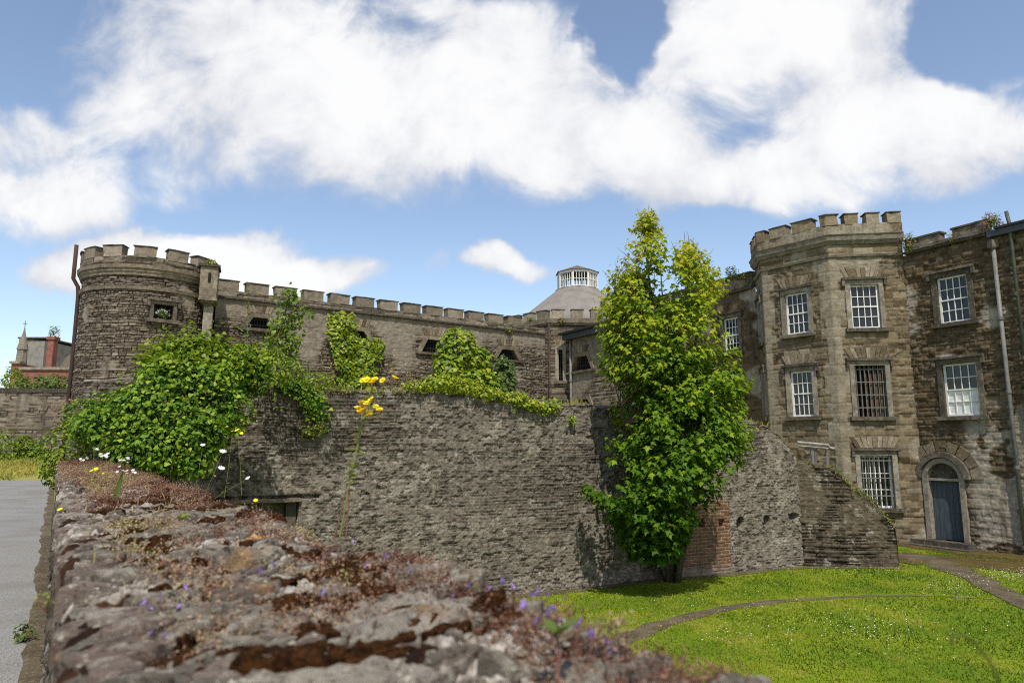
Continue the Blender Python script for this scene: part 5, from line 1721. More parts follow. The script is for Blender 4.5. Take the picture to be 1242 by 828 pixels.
# growth along the top of the garden wall
ells = []
for px, py, rx, rz in [(508, 466, .32, .12), (535, 462, .4, .2), (562, 468, .45, .2), (590, 474, .4, .16), (618, 480, .4, .14), (645, 488, .35, .1)]:
    u_, v_ = fg.uv(px, py); ells.append((fg(u_, v_ - .05, -.12), (rx, .3, rz)))
bush('wall_top_herbs', ells, 2700, .06, 'yellow_ivy', 'yellow green creeping herbs draped over the middle of the garden wall top', 'herbs', seed=54, tint=(.6, .25), tm=IVY)
g = np.random.default_rng(9)


def trailing(name, pts_px, n, size, mat, label, seed, spread=.09, tint=.4, w=.1, cat='trailing plant'):
    g_ = np.random.default_rng(seed)
    q = np.array([fg.uv(*p) for p in pts_px])
    f = g_.random(n) * (len(q) - 1)
    a = np.stack([np.interp(f, range(len(q)), q[:, k]) for k in range(2)], 1) + g_.normal(size=(n, 2)) * spread
    P_ = np.array([fg(u, v, w * (.4 + g_.random())) for u, v in a])
    root = thing(name, fg(q[0][0], q[0][1], .03), label, cat)
    leaves('foliage', P_, np.array([fg.n[0], fg.n[1], .5]) + g_.normal(size=P_.shape) * .4, size * (.6 + .8 * g_.random(n)), IVY, M[mat], tint + .2 * g_.normal(size=n), root)
    mb = MB(); mb.tube([fg(u, v, .06) for u, v in q], .008, 5); mb.build('stem', M['twig'], root)
    return root


trailing('trailing_ivy', [(345, 463), (360, 468), (375, 478), (382, 492), (386, 505)], 420, .07, 'ivy', 'ivy strand hanging over the left part of the garden wall', 61, .10, .6)
trailing('trailing_ivy', [(366, 523), (380, 520), (394, 517)], 150, .055, 'herb', 'small yellowish tuft growing from a crack below the hanging ivy strand', 62, .06, .35)
trailing('trailing_ivy', [(625, 482), (645, 490), (660, 495), (672, 492)], 380, .06, 'yellow_ivy', 'yellow green strand hanging over the garden wall right of the ivy bush', 63, .07, .55)
trailing('trailing_ivy', [(690, 508), (693, 511)], 60, .05, 'yellow_ivy', 'tiny round green tuft high on the garden wall', 64, .045, .4)
trailing('trailing_ivy', [(742, 490), (750, 500), (745, 515)], 160, .07, 'yellow_ivy', 'yellow tipped sprig on the wall top at the left edge of the tree', 65, .1, .6)
ells = []
for px, py, rx, rz in [(398, 470, .3, .12), (425, 472, .28, .1), (455, 474, .3, .08), (485, 475, .26, .07)]:
    u_, v_ = fg.uv(px, py); ells.append((fg(u_, v_ - .03, -.15), (rx, .28, rz)))
bush('wall_top_herbs', ells, 1300, .045, 'herb', 'low dry yellowish herbs on the wall top behind the ragwort', 'herbs', seed=56, tint=(.25, .25), tm=SMALL, droop=.1)
for k, (px, y0, y1, lb) in enumerate([(478, 474, 436, 'thin dry orange flowered stalk standing right of the ragwort on the wall top'), (497, 475, 448, 'shorter dry orange flowered stalk left of the yellow green ivy bush'), (402, 472, 440, 'pale dry flower stalk in front of the climbing ivy patch')]):
    u_, v_ = fg.uv(px, y0); b = fg(u_, v_, -.2); t_ = at_y(px, y1, b[1])
    o = thing('dry_flower_stalk', b, lb, 'flower stalk')
    mb = MB(); mb.tube([b, b * .5 + t_ * .5 + [.01, 0, 0], t_], [.006, .005, .003], 5); mb.build('stem', M['twig'], o)
    Q = b + (t_ - b) * g.uniform(.35, 1, (46, 1)) + g.normal(size=(46, 3)) * .055
    leaves('florets', Q, g.normal(size=Q.shape) + [0, -.3, .6], .03 + .025 * g.random(46), SMALL, M['herb'], .75 + .25 * g.random(46), o)
# grasses and dry flower stalks along wall tops
PO = []
for _ in range(2600):
    u_ = g.uniform(fg.uv(395, 472)[0], GW.L - .05); 
    if vnoise(u_ * 1.3, 0, 5) < .35: continue
    PO.append(fg(u_, float(gtop(np.array([u_]))[0]) - .01, -.25 * g.random() - .01))
PO = np.array(PO)
o = leaves('wall_grass', PO, g.normal(size=PO.shape) + [0, 0, .1], .06 + .14 * g.random(len(PO)) ** 2, BLADE, M['herb'], .3 + .6 * g.random(len(PO)), None, (G0[0], G0[1], 3), tip=g.normal(size=PO.shape) * .5 + [0, 0, .8])
tag(o, 'dry yellow grass and weeds fringing the top of the garden wall', 'grass', kind='stuff')
PO = []
for _ in range(900):
    u_ = g.uniform(0.05, SW.L - .05)
    if u_ < SW.L * .35 and g.random() < .8: continue
    PO.append(fsw(u_, float(stop_(np.array([u_]))[0]), -.2 * g.random() + .02))
PO = np.array(PO)
rt = thing('stub_weeds', fsw(SW.L * .6, 1.2, 0), 'yellow green weeds growing down the broken slope of the ruined wall', 'weeds')
leaves('foliage', PO + g.normal(size=PO.shape) * .04 + [0, 0, .03], g.normal(size=PO.shape) + [0, -.3, .6], .035 + .04 * g.random(len(PO)), SMALL, M['herb'], .1 + .35 * g.random(len(PO)), rt)

# plants on the gaol
def tuft(name, c, r, label, cat, n=320, size=.06, mat='herb', flower=None, nf=24, seed=0, tint=.35, fs_=.05, h=1.2):
    g_ = np.random.default_rng(seed)
    root = thing(name, c, label, cat)
    d = unit(g_.normal(size=(n, 3)) + [0, 0, .3]); P_ = np.asarray(c) + d * r * np.array([1, .7, h]) * (g_.random((n, 1)) ** .5)
    leaves('foliage', P_, d + [0, 0, .5] + g_.normal(size=d.shape) * .4, size * (.6 + .7 * g_.random(n)), SMALL, M[mat], tint + .25 * g_.normal(size=n), root, droop=.2)
    mb = MB()
    for k in range(10):
        e = P_[g_.integers(n)]; mb.tube([np.asarray(c) - [0, 0, r * .4], e], [r * .03, r * .015], 4)
    mb.build('stems', M['stem_red'], root)
    if flower:
        d = unit(g_.normal(size=(nf, 3)) * [1, .6, .8] + [0, -.25, .35]); Q = np.asarray(c) + d * r * np.array([1.05, .75, h * 1.08])
        PF = np.repeat(Q, 9, 0) + g_.normal(size=(nf * 9, 3)) * fs_ * .55
        for k in range(nf):
            pf = PF[k * 9:k * 9 + 9]; leaves('flower_head', pf, g_.normal(size=pf.shape) + [0, -.5, .5], np.full(9, fs_ * .8), SMALL, M[flower], g_.random(9), root)
    return root


pc = fe(fe.uv(1105, 296)[0], fe.uv(1105, 296)[1], .16)
tuft('pink_valerian', pc, .3, 'pink flowered valerian on the corner between the bay and the entrance range', 'plant', 420, .07, 'herb', 'petal_pink', 13, 71, .3, .045)
pc = fe(fe.uv(1205, 264)[0], fe.uv(1205, 270)[1], .1)
tuft('pink_valerian', pc, .28, 'pink flowered valerian on the parapet above the grey drainpipe', 'plant', 480, .065, 'herb', 'petal_pink', 20, 72, .2, .05, 1.0)
pc = fe(fe.uv(1158, 288)[0], fe.uv(1158, 288)[1], .12)
tuft('parapet_weed', pc, .2, 'thin yellowish weed below the gap in the entrance range parapet', 'plant', 150, .045, 'herb', None, 0, 73, .3)
pc = f_win((wr[0] + wr[1]) / 2 - .02, wr[2] + .16, .02)
tuft('window_plant', pc, .22, 'leafy plant with white flowers filling the small tower window', 'plant', 360, .06, 'dull_leaf', 'petal_white', 14, 74, .75, .045, .8)
pc = fb(um, vb1 + .18, .1)
tuft('cap_grass', pc, .22, 'dry yellow grass tuft on top of the bartizan', 'plant', 240, .09, 'herb', None, 0, 75, .6, h=.6)
pc = at_y(888, 333, 25.9)
tuft('chimney_weed', fC(A_(54.5), zc + .6, -.6), .55, 'green weed sprouting from the red brick chimney', 'plant', 120, .18, 'dull_leaf', None, 0, 78, .6)
pc = at_y(888, 333, 25.9)
tuft('parapet_shrub', pc, .3, 'spindly grey green shrub on the parapet left of the bay', 'plant', 170, .10, 'dull_leaf', None, 0, 76, .5)
pc = at_y(904, 336, 25.5)
tuft('parapet_shrub', pc, .2, 'small yellowish tuft against the corner of the bay parapet', 'plant', 140, .07, 'herb', None, 0, 77, .2)
for k, (px, py, lb) in enumerate([(642, 355.5 + 33, 'green tuft on the curtain wall merlons nearest the rotunda'), (616, 402, 'tuft on the curtain wall ledge above the fourth window'), (680, 352 + 38, 'yellow tuft at the foot of the rotunda merlons')]):
    u_, v_ = fc.uv(px, py) if k < 2 else f1.uv(px, py)
    pc = fc(u_, v_, .1) if k < 2 else f1(u_, v_, .1)
    tuft('ledge_tuft', pc, .24, lb, 'plant', 150, .08, 'herb', None, 0, 80 + k, .2, h=.7)

# bushes and weeds at the far left
for k, (px, py, y, r, lb) in enumerate([(4, 540, 39.5, 1.0, 'green bush at the foot of the far wall at the left picture edge'), (28, 543, 40, .7, 'pointed green bush standing in front of the far wall'), (43, 547, 40, .5, 'low green bush beside the pointed bush'), (16, 459, 50, .9, 'pale yellow green bush behind the far wall')]):
    c = at_y(px, py, y)
    bush('verge_bush' if k < 3 else 'garden_bush', [(c, (r * .9, r * .7, r)), (c + [.3, 0, -.4], (r, r * .7, r * .6))], 700, .2, 'yellow_ivy', lb, 'bush', tm=SMALL, seed=90 + k, tint=(.3, .2))
ells = [E(58, 466, 48.5, 1.6, 1, .7), E(40, 469, 48.5, 1.2, 1, .6), E(78, 469, 48.5, 1.0, 1, .6)]
bush('garden_bush', ells, 1700, .26, 'dull_leaf', 'broad green bush in front of the red brick building', 'bush', tm=SMALL, seed=95, tint=(.75, .25))
# pink valerian and weeds at the far end of the boundary wall
ells = [E(80, 545, 10.2, .34, .3, .42), E(68, 568, 10.0, .2, .25, .3), E(104, 505, 11.0, .4, .3, .35)]
vr, P_, N_ = bush('valerian_bush', ells, 1700, .07, 'yellow_ivy', 'weedy pink flowered valerian at the road end of the boundary wall', 'plant', tm=SMALL, seed=96, tint=(.3, .25), droop=.1)
sel = g.choice(len(P_), 13); PF = np.repeat(P_[sel] + N_[sel] * .1 + [0, 0, .05], 12, 0) + g.normal(size=(156, 3)) * .026
for k in range(13):
    pf = PF[k * 12:k * 12 + 12]; leaves('flower_head', pf, g.normal(size=pf.shape), np.full(12, .03), SMALL, M['petal_pink'], g.random(12), vr)

# ================================================================== SMALL PLANTS AND FLOWERS ON THE BOUNDARY WALL
g = np.random.default_rng(77)


def on_wall(px, py):
    """point of the wall top under a place in the view"""
    p = at_z(px, py, ZT)
    for _ in range(4):
        s, t = p[0] * FS[0] + p[1] * FS[1], p[0] * FW[0] + p[1] * FW[1]
        z = wall_top_z(np.array([s]), np.array([t]))[0][0][2]
        p = at_z(px, py, z)
    return p


def flower_head(mb_p, c, r, n=12, petal=.45):
    Rm = np.array(Matrix.Rotation(random.uniform(.1, 1.0), 3, 'X') @ Matrix.Rotation(random.uniform(-.5, .5), 3, 'Y'))
    for k in range(n):
        a = 2 * math.pi * k / n + random.random() * .2
        d = Rm @ np.array([math.cos(a), math.sin(a), .25 + .2 * random.random()]); s = Rm @ np.array([-math.sin(a), math.cos(a), 0])
        w = r * petal * .5
        mb_p.add([c, c + d * r * .6 + s * w, c + d * r, c + d * r * .6 - s * w], [(0, 1, 2, 3)])


def stem_leaves(root, pts, n, size, mat, lo=0., hi=.8):
    pts = np.array(pts); f = g.uniform(lo, hi, n) * (len(pts) - 1)
    p = np.stack([np.interp(f, range(len(pts)), pts[:, a]) for a in range(3)], 1)
    leaves('leaves', p, g.normal(size=p.shape) * .4 + [0, 0, 1], size * (.6 + .7 * g.random(n)), SMALL, M[mat], .2 + .5 * g.random(n), root, tip=g.normal(size=p.shape) + [0, 0, .3])


# tall ragwort
b = on_wall(412, 652); yv = b[1]
h1, h2 = at_y(447, 494, yv - .05), at_y(452, 461, yv + .06)
fk = at_y(440, 510, yv)
rg = thing('ragwort', b, 'tall yellow ragwort with two clusters of flower heads rising in front of the garden wall', 'flower')
mb = MB(); m1 = at_y(425, 580, yv)
mb.tube([b, m1, at_y(436, 530, yv), fk, h1 - [0, 0, .02]], [.0035, .003, .0026, .0022, .0016], 6)
mb.tube([fk, at_y(449, 488, yv + .05), h2 - [0, 0, .02]], [.003, .0025, .002], 6)
mb.tube([fk, at_y(437, 492, yv + .01), at_y(433, 487, yv)], [.0022, .002, .0015], 5)
mb.tube([fk, at_y(449, 503, yv), at_y(458, 500, yv)], [.0022, .002, .0015], 5)
mb.build('stem', M['stem'], rg)
mc = MB()
for c0, spr, cnt in ((h1, (.034, .02, .014), 13), (h2, (.03, .02, .009), 10)):
    mp = MB()
    for k in range(cnt):
        c = c0 + g.normal(size=3) * np.array(spr) * .7
        flower_head(mp, c, .0135, 12)
        mc.tube([c - [0, 0, .010], c + [0, 0, .004]], [.003, .006], 7)
    mp.build('flower_cluster', M['petal_yellow'], rg)
mc.build('flower_centres', plain_mat('flower_centre', (.55, .28, .01), .8), rg)
stem_leaves(rg, [b, m1, fk, h2], 60, .028, 'herb', .3, .95)
# dry dark stalks beside it
for k, (x0, x1, y1) in enumerate([(403, 421, 585), (417, 424, 575)]):
    b = on_wall(x0 + 2, 654); t_ = at_y(x1, y1, b[1])
    o = thing('dry_stalk', b, ['dark bare stalk at the left foot of the tall ragwort', 'dark bare stalk with a pinkish tip near the foot of the ragwort'][k], 'stalk', 'dark stalks by the ragwort')
    mb = MB(); mb.tube([b, b * .5 + t_ * .5 + [.004, 0, 0], t_], [.0028, .0022, .0012], 5); mb.build('stem', M['stem_red'], o)
    if k: stem_leaves(o, [b, t_], 30, .012, 'stonecrop', .6, 1.0)


def small_flower(name, px, py, hpx, head_r, mat, label, cat, group=None, nh=1, lean=0, nl=8, leafmat='herb', spr=1.6, base=None, petals=10):
    b = on_wall(px, py) if base is None else base
    t_ = at_y(px + lean, py - hpx, b[1])
    o = thing(name, b, label, cat, group)
    mb = MB(); mid = b * .5 + t_ * .5 + np.array([.004, 0, .004]); mb.tube([b - [0, 0, .004], mid, t_], [.0016, .0013, .001], 5); mb.build('stem', M['stem'], o)
    for k in range(nh):
        mp = MB(); c = t_ + (g.normal(size=3) * head_r * spr if k else 0)
        flower_head(mp, c, head_r, petals, .6)
        mp.build('flower_head', M[mat], o)
    if nl: stem_leaves(o, [b, mid, t_], nl, head_r * 1.6, leafmat, 0, .6)
    return o


small_flower('hawkweed', 112, 592, 21, .020, 'petal_yellow', 'yellow double flower near the far end of the boundary wall top', 'flower', nh=2, spr=1.0)
small_flower('hawkweed', 126, 594, 20, .014, 'petal_yellow', 'smaller yellow flower right beside the double yellow flower', 'flower')
small_flower('hawkweed', 73, 626, 8, .012, 'petal_yellow', 'yellow flower low on the road edge of the boundary wall', 'flower')
small_flower('hawkweed', 310, 625, 18, .012, 'petal_yellow', 'yellow flower in front of the dark wall opening', 'flower')
small_flower('hawkweed', 293, 600, 78, .022, 'petal_yellow', 'orange yellow flower on a thin stem in front of the ivy mound', 'flower', lean=-5, nl=4)
small_flower('hawkweed', 272, 603, 80, .014, 'petal_yellow', 'cluster of three yellow heads at the right edge of the ivy mound', 'flower', lean=10, nh=3, spr=2.2, nl=4)
small_flower('ox_eye_daisy', 248, 600, 52, .026, 'petal_white', 'pair of white flowers leaning right in front of the garden wall', 'flower', lean=22, nh=2, spr=1.6, nl=3)
small_flower('ox_eye_daisy', 236, 596, 56, .02, 'petal_white', 'single white flower above the leaning white pair', 'flower', lean=10, nl=3)
small_flower('ox_eye_daisy', 258, 605, 25, .018, 'petal_white', 'low white flower in front of the rendered wall', 'flower', lean=43, nl=2)
# white umbels along the far end
for k, (px, hp, ln) in enumerate([(112, 45, 2), (120, 38, 4), (131, 42, -3), (140, 30, 6), (152, 36, 3), (165, 24, -4), (105, 30, -4), (148, 20, 2)]):
    small_flower('white_umbel', px, 588 + (k % 3) * 3, hp, .012, 'petal_white', 'thin stemmed white flower cluster in front of the dark ivy', 'flower', 'white flowers at the far end of the wall', nh=5, lean=ln, spr=1.5, nl=5, petals=6)
# purple toadflax scattered along the top
spots = [(672, 760, 12), (660, 742, 14), (652, 745, 18), (690, 745, 16), (700, 800, 26), (735, 800, 30), (765, 812, 28), (785, 826, 26), (805, 822, 22), (812, 826, 14), (590, 735, 14), (606, 728, 16), (622, 732, 16), (566, 730, 14), (470, 690, 9), (445, 700, 10), (425, 668, 8), (330, 700, 9), (318, 708, 9), (222, 728, 8), (195, 740, 8), (178, 752, 8), (170, 748, 9), (215, 752, 8), (182, 785, 10), (195, 790, 9), (364, 660, 7), (500, 705, 8), (548, 742, 10), (395, 735, 9), (715, 818, 20), (644, 740, 12)]
proto = None
for k, (px, py, hp) in enumerate(spots):
    b = on_wall(min(px, 690), min(py, 800)) if px < 700 else on_wall(640 + (px - 700) * .9, 770 + (py - 800) * .6 + (px - 700) * .25)
    d = max(.55, b[1]); h = hp * d / FPX + .012
    if proto is None:
        proto = thing('toadflax', b, 'small purple flower on the top of the low boundary wall', 'flower', 'purple flowers on the boundary wall')
        mb = MB(); mb.tube([b - [0, 0, .01], b + [.002, 0, .012], b + [0, 0, .03]], [.0012, .001, .0008], 5); mb.build('stem', M['stem_red'], proto)
        mp = MB(); c = b + np.array([0, 0, .031])
        for a in range(2): flower_head(mp, c + g.normal(size=3) * .002, .0065, 5, .9)
        mp.build('petals', M['petal_purple'], proto)
        leaves('leaves', b + g.normal(size=(7, 3)) * .006 + [0, 0, .006], g.normal(size=(7, 3)) + [0, 0, 1], np.full(7, .009), SMALL, M['stonecrop'], g.random(7) * .4, proto)
        proto.scale = (1, 1, 1)
        kids = list(proto.children)
        o = proto
    else:
        o = proto.copy(); COL.objects.link(o); o.location = b
        for ch in kids:
            c_ = ch.copy(); COL.objects.link(c_); c_.parent = o
    sc_ = h / .034
    sc_ = min(sc_, 1.5); o.scale = (min(sc_, .85), min(sc_, .85), min(sc_, 1.3)); o.rotation_euler = (random.uniform(-.2, .2), random.uniform(-.2, .2), random.random() * 6)


# seedlings with broad leaves
def seedling(px, py, top, lf, label, w=0.28, name='seedling', mat='dull_leaf', n=4, base=None, tint=.75):
    b = on_wall(px, py) if base is None else base
    t_ = at_y(px, top, b[1]) if base is None else base + [0, 0, top]
    o = thing(name, b, label, 'seedling')
    mb = MB(); mb.tube([b - [0, 0, .01], b * .5 + t_ * .5 + [.003, 0, 0], t_], [.003, .0022, .0018], 6); mb.build('stem', M['stem_red'], o)
    for k in range(n):
        a = 2 * math.pi * k / n + .5
        d = np.array([math.cos(a), math.sin(a) * .8, .75]); L_ = lf * random.uniform(.75, 1.05)
        s = unit(np.cross(d, [0, 0, 1.]))
        q = MB(); nseg = 6
        rows = []
        for i in range(nseg + 1):
            f = i / nseg; ww = L_ * w * math.sin(math.pi * min(1, f * .93 + .05)) ** .8
            c = t_ + d * L_ * f + np.array([0, 0, -.25 * L_ * f * f])
            rows.append([c - s * ww + [0, 0, .12 * ww], c, c + s * ww + [0, 0, .12 * ww]])
        q.grid(np.array(rows), tint); q.build('leaf', M[mat], o, smooth=True)
    return o


seedling(675, 822, 770, .034, 'young plant with four broad green leaves on the near right end of the wall')
seedling(569, 730, 716, .022, 'small two leaved green seedling on the crest of the wall', n=2)
seedling(222, 642, 630, .03, 'yellow green four leaved seedling in the middle of the wall top', n=5, mat='yellow_ivy', tint=.4)
seedling(205, 602, 596, .05, 'dark red broad leaved plant beside the ivy mound', n=3, mat='stonecrop', tint=.05)
seedling(158, 690, 672, .018, 'tiny pale grass tuft between the slabs', n=4, w=.12, mat='yellow_ivy', tint=.3)
b = on_wall(137, 612)
o = thing('dock_leaf', b, 'single upright pointed green leaf beside the yellow flowers', 'leaf')
q = MB(); t_ = at_y(149, 572, b[1]); rows = []
for i in range(7):
    f = i / 6; ww = .013 * math.sin(math.pi * min(1, f * .95 + .03)); c = b + (t_ - b) * f
    rows.append([c - [ww, 0, 0], c + [0, .008, 0], c + [ww, 0, .004]])
q.grid(np.array(rows), .7); q.build('blade', M['dull_leaf'], o, smooth=True)
# orange lichen cushions
for k, (px, py) in enumerate([(290, 664), (276, 668), (312, 655)]):
    b = on_wall(px, py)
    mb = MB()
    for _ in range(26):
        p = b + g.normal(size=3) * [.013, .013, .003] + [0, 0, .005]; r_ = .002 + .003 * g.random()
        mb.add(bv * r_ + p, [(4, 6, 0), (4, 0, 8), (4, 8, 3), (4, 3, 9), (4, 9, 1), (4, 1, 7), (4, 7, 2), (4, 2, 6), (0, 6, 8), (1, 9, 7), (2, 7, 6), (3, 8, 9)])
    o = mb.build('orange_cushion', plain_mat('orange_cushion', (.45, .19, .03), .9), None, b)
    tag(o, ['bright orange cushion plant on the ridge of the wall top', 'small orange cushion left of the bright one', 'tan orange cushion right of the bright one'][k], 'cushion plant')
# pale dry heads at the right end of the wall
for k, (px, py, top) in enumerate([(752, 815, 756), (730, 806, 764)]):
    b = on_wall(655 + k * -12, 790); t_ = at_y(px, top, b[1])
    o = thing('seed_stalk', b, ['tallest pale dry seed head at the right end of the wall', 'shorter pale dry seed head at the right end of the wall'][k], 'seed head')
    mb = MB(); mb.tube([b, b * .4 + t_ * .6 + [0, 0, .01], t_], [.0016, .0013, .001], 5); mb.build('stem', M['twig'], o)
    P_ = t_ + g.normal(size=(60, 3)) * [.008, .008, .010]
    leaves('seeds', P_, g.normal(size=P_.shape), np.full(60, .008), SMALL, M['stonecrop'], .6 + .2 * g.random(60), o)
# arching grass stem close to the camera at the lower right
b = np.array([.455, .50, 2.50]); o = thing('arching_grass', b, 'blurred arching dry grass stem at the lower right corner', 'grass stem')
pts = [at_y(1215, 900, .72), at_y(1212, 828, .72), at_y(1200, 800, .72), at_y(1182, 779, .72), at_y(1165, 768, .72), at_y(1155, 772, .72), at_y(1154, 785, .72)]
o.location = pts[0]; OFF[o.name] = pts[0]
mb = MB(); mb.tube(pts, [.0016, .0016, .0014, .0012, .0011, .0016, .0008], 6); mb.build('stem', M['herb'], o)
# little weed at the foot of the wall on the road
c = at_z(27, 778, 1.5)
tuft('road_weed', c + [0, 0, .06], .09, 'small green weed growing at the foot of the wall on the road', 'weed', 60, .05, 'dull_leaf', None, 0, 99, .6)
b = on_wall(78, 700)
tuft('edge_weed', fwp(S0 - .02, 1.6).tolist() + [ZT - .03], .03, 'yellowish leafy sprig on the road edge of the wall', 'weed', 24, .012, 'herb', None, 0, 98, .3)

# ================================================================== GRASS AND DAISIES
N = 150000
x, y = [], []
r = g.random(N); th = g.random(N)
d_ = 7.0 + 14 * r ** 1.25
px = 380 + 900 * th
X = (px - 621) / FPX * d_; Y = d_ * 1.0
def dist_poly(x, y, pl):
    p = np.array(pl); out = np.full(x.shape, 9.)
    for a, b in zip(p[:-1], p[1:]):
        e = b - a; t = np.clip(((x - a[0]) * e[0] + (y - a[1]) * e[1]) / (e @ e), 0, 1)
        out = np.minimum(out, np.hypot(x - a[0] - t * e[0], y - a[1] - t * e[1]))
    return out
ok = (dist_poly(X, Y, pl) > .06 + .22 * g.random(N) * np.interp(X, [2, 12], [1, .35])) & (dist_poly(X, Y, pl2) > .12 + .25 * g.random(N)) & (dist_poly(X, Y, pl3) > .55) & (X * FS[0] + Y * FS[1] > .95)
wd = (X - b0[0]) * fg.n[0] + (Y - b0[1]) * fg.n[1]
ok &= (wd > .12) | (X > s0[0]); ok &= (Y < s1[1] - .12) | (X > s1[0]); ok &= (((X - E0[0]) * fe.n[0] + (Y - E0[1]) * fe.n[1]) > .9)
X, Y = X[ok], Y[ok]
base = np.stack([X, Y, lawn_z(X, Y) - .004], 1)
yel = np.clip((fbm(X * 2.2, Y * 1.4, 4, 301) - .47) * 4.5, 0, 1) * .62
yel = np.maximum(yel, .6 * np.clip(1 - dist_poly(X, Y, pl) / .55, 0, 1))
dk = fbm(X * .7, Y * .7, 4, 302)
M['grass'] = leaf_mat('grass_blade', [(.075, .125, .008), (.15, .208, .015), (.245, .268, .024), (.40, .34, .07)], .4, .6, .2)
ti = np.clip(.28 + 1.5 * (.5 - dk) + yel + .12 * g.normal(size=len(X)), 0, 1)
o = leaves('grass', base, g.normal(size=base.shape) + [0, 0, .15], (.018 + .022 * g.random(len(X))) * (1 + .05 * Y), (BLADE[0] * [2.2, 1, 1], BLADE[1]), M['grass'], ti, None, (5, 12, 0), tip=g.normal(size=base.shape) * .45 + [0, 0, .8])
tag(o, 'short mown lawn grass with yellowish patches', 'grass', kind='stuff')
# daisies
PO = []
for px0, py0, sx, sy, n in [(1060, 752, 50, 8, 130), (1000, 765, 90, 12, 60), (1225, 694, 26, 7, 380), (1155, 708, 22, 8, 170), (1060, 690, 40, 3, 70), (700, 722, 30, 4, 20), (860, 726, 90, 8, 60), (900, 768, 60, 8, 60), (1120, 770, 70, 20, 60), (985, 688, 30, 2, 30)]:
    q_ = np.stack([g.normal(px0, sx, n), g.normal(py0, sy, n)], 1)
    q_ = q_[(q_[:, 1] > 687)]
    PO += [at_z(a, b_, .045) for a, b_ in q_]
PO = np.array(PO)
wd = (PO[:, 0] - b0[0]) * fg.n[0] + (PO[:, 1] - b0[1]) * fg.n[1]
okd = ((wd > .15) | (PO[:, 0] > s0[0])) & (((PO[:, 0] - E0[0]) * fe.n[0] + (PO[:, 1] - E0[1]) * fe.n[1]) > .7)
PO = PO[okd]; PO[:, 2] += lawn_z(PO[:, 0], PO[:, 1])
HEX = (np.array([(math.cos(k), math.sin(k), 0) for k in np.linspace(0, 2 * math.pi, 7)[:6]]), np.array([(0, 1, 2), (0, 2, 3), (0, 3, 4), (0, 4, 5)]))
o = leaves('daisies', PO, g.normal(size=PO.shape) * .25 + [0, -.25, 1], .005 + .005 * g.random(len(PO)), HEX, M['petal_white'], g.random(len(PO)), None, (5, 12, 0))
tag(o, 'white daisies sprinkled over the lawn', 'daisies', kind='stuff')
# verge grass and pale flowers by the far wall
N = 9000
X, Y = g.uniform(-34, -22, N), 30.8 + 10.5 * g.random(N)
base = np.stack([X, Y, 1.45 + np.clip(Y - 30.9, 0, 20) * .088], 1)
o = leaves('verge_grass', base, g.normal(size=base.shape) + [0, 0, .1], .12 + .22 * g.random(N), BLADE, M['herb'], np.clip(.2 + .5 * fbm(X, Y, 3, 9) + .3 * (np.abs(Y - 34) < 2.0) + .1 * g.normal(size=N), 0, 1), None, (-28, 35, 1.5), tip=g.normal(size=base.shape) * .4 + [0, 0, 1])
tag(o, 'long dry grass on the verge between the road and the far wall', 'grass', kind='stuff')

# ================================================================== SKY, SUN, CAMERA
SUN_EL, SUN_AZ = R(57), R(5)             # behind the camera, to the right
sv = Vector((math.sin(SUN_AZ) * math.cos(SUN_EL), -math.cos(SUN_AZ) * math.cos(SUN_EL), math.sin(SUN_EL)))
ld = D.lights.new('sun', 'SUN'); ld.energy = 3.5; ld.angle = R(.55); ld.color = (1.0, .94, .84)
lo = D.objects.new('sun', ld); COL.objects.link(lo); lo.rotation_euler = sv.to_track_quat('Z', 'Y').to_euler(); lo.location = (10, -20, 40)

W_ = D.worlds.new('World'); SC.world = W_; W_.use_nodes = True
nt = W_.node_tree; nt.nodes.clear()
def wn(t, **kw):
    o = nt.nodes.new(t)
    for k, v in kw.items(): setattr(o, k, v)
    return o
def wl(a, b): nt.links.new(a, b)
def wm(op, a, b=None, clamp=False):
    o = wn('ShaderNodeMath', operation=op, use_clamp=clamp)
    for s, v in ((o.inputs[0], a), (o.inputs[1], b)):
        if v is None: continue
        if hasattr(v, 'is_linked'): wl(v, s)
        else: s.default_value = v
    return o.outputs[0]
out = wn('ShaderNodeOutputWorld'); tc = wn('ShaderNodeTexCoord')
sky = wn('ShaderNodeTexSky', sky_type='NISHITA'); sky.sun_disc = False; sky.sun_elevation = SUN_EL; sky.sun_rotation = math.pi - SUN_AZ
sky.air_density = 1.0; sky.dust_density = .6; sky.ozone_density = 1.0
SKY_STRENGTH = .132
sep = wn('ShaderNodeSeparateXYZ'); wl(tc.outputs['Generated'], sep.inputs[0])
yy = wm('MAXIMUM', sep.outputs[1], .04)
uu, vv = wm('DIVIDE', sep.outputs[0], yy), wm('DIVIDE', sep.outputs[2], yy)
cmb = wn('ShaderNodeCombineXYZ'); wl(uu, cmb.inputs[0]); wl(vv, cmb.inputs[1])
def wnoise(scale, detail, rough, vec, dist=0.):
    o = wn('ShaderNodeTexNoise'); o.inputs['Scale'].default_value = scale; o.inputs['Detail'].default_value = detail; o.inputs['Roughness'].default_value = rough; o.inputs['Distortion'].default_value = dist
    wl(vec, o.inputs['Vector']); return o.outputs['Fac']
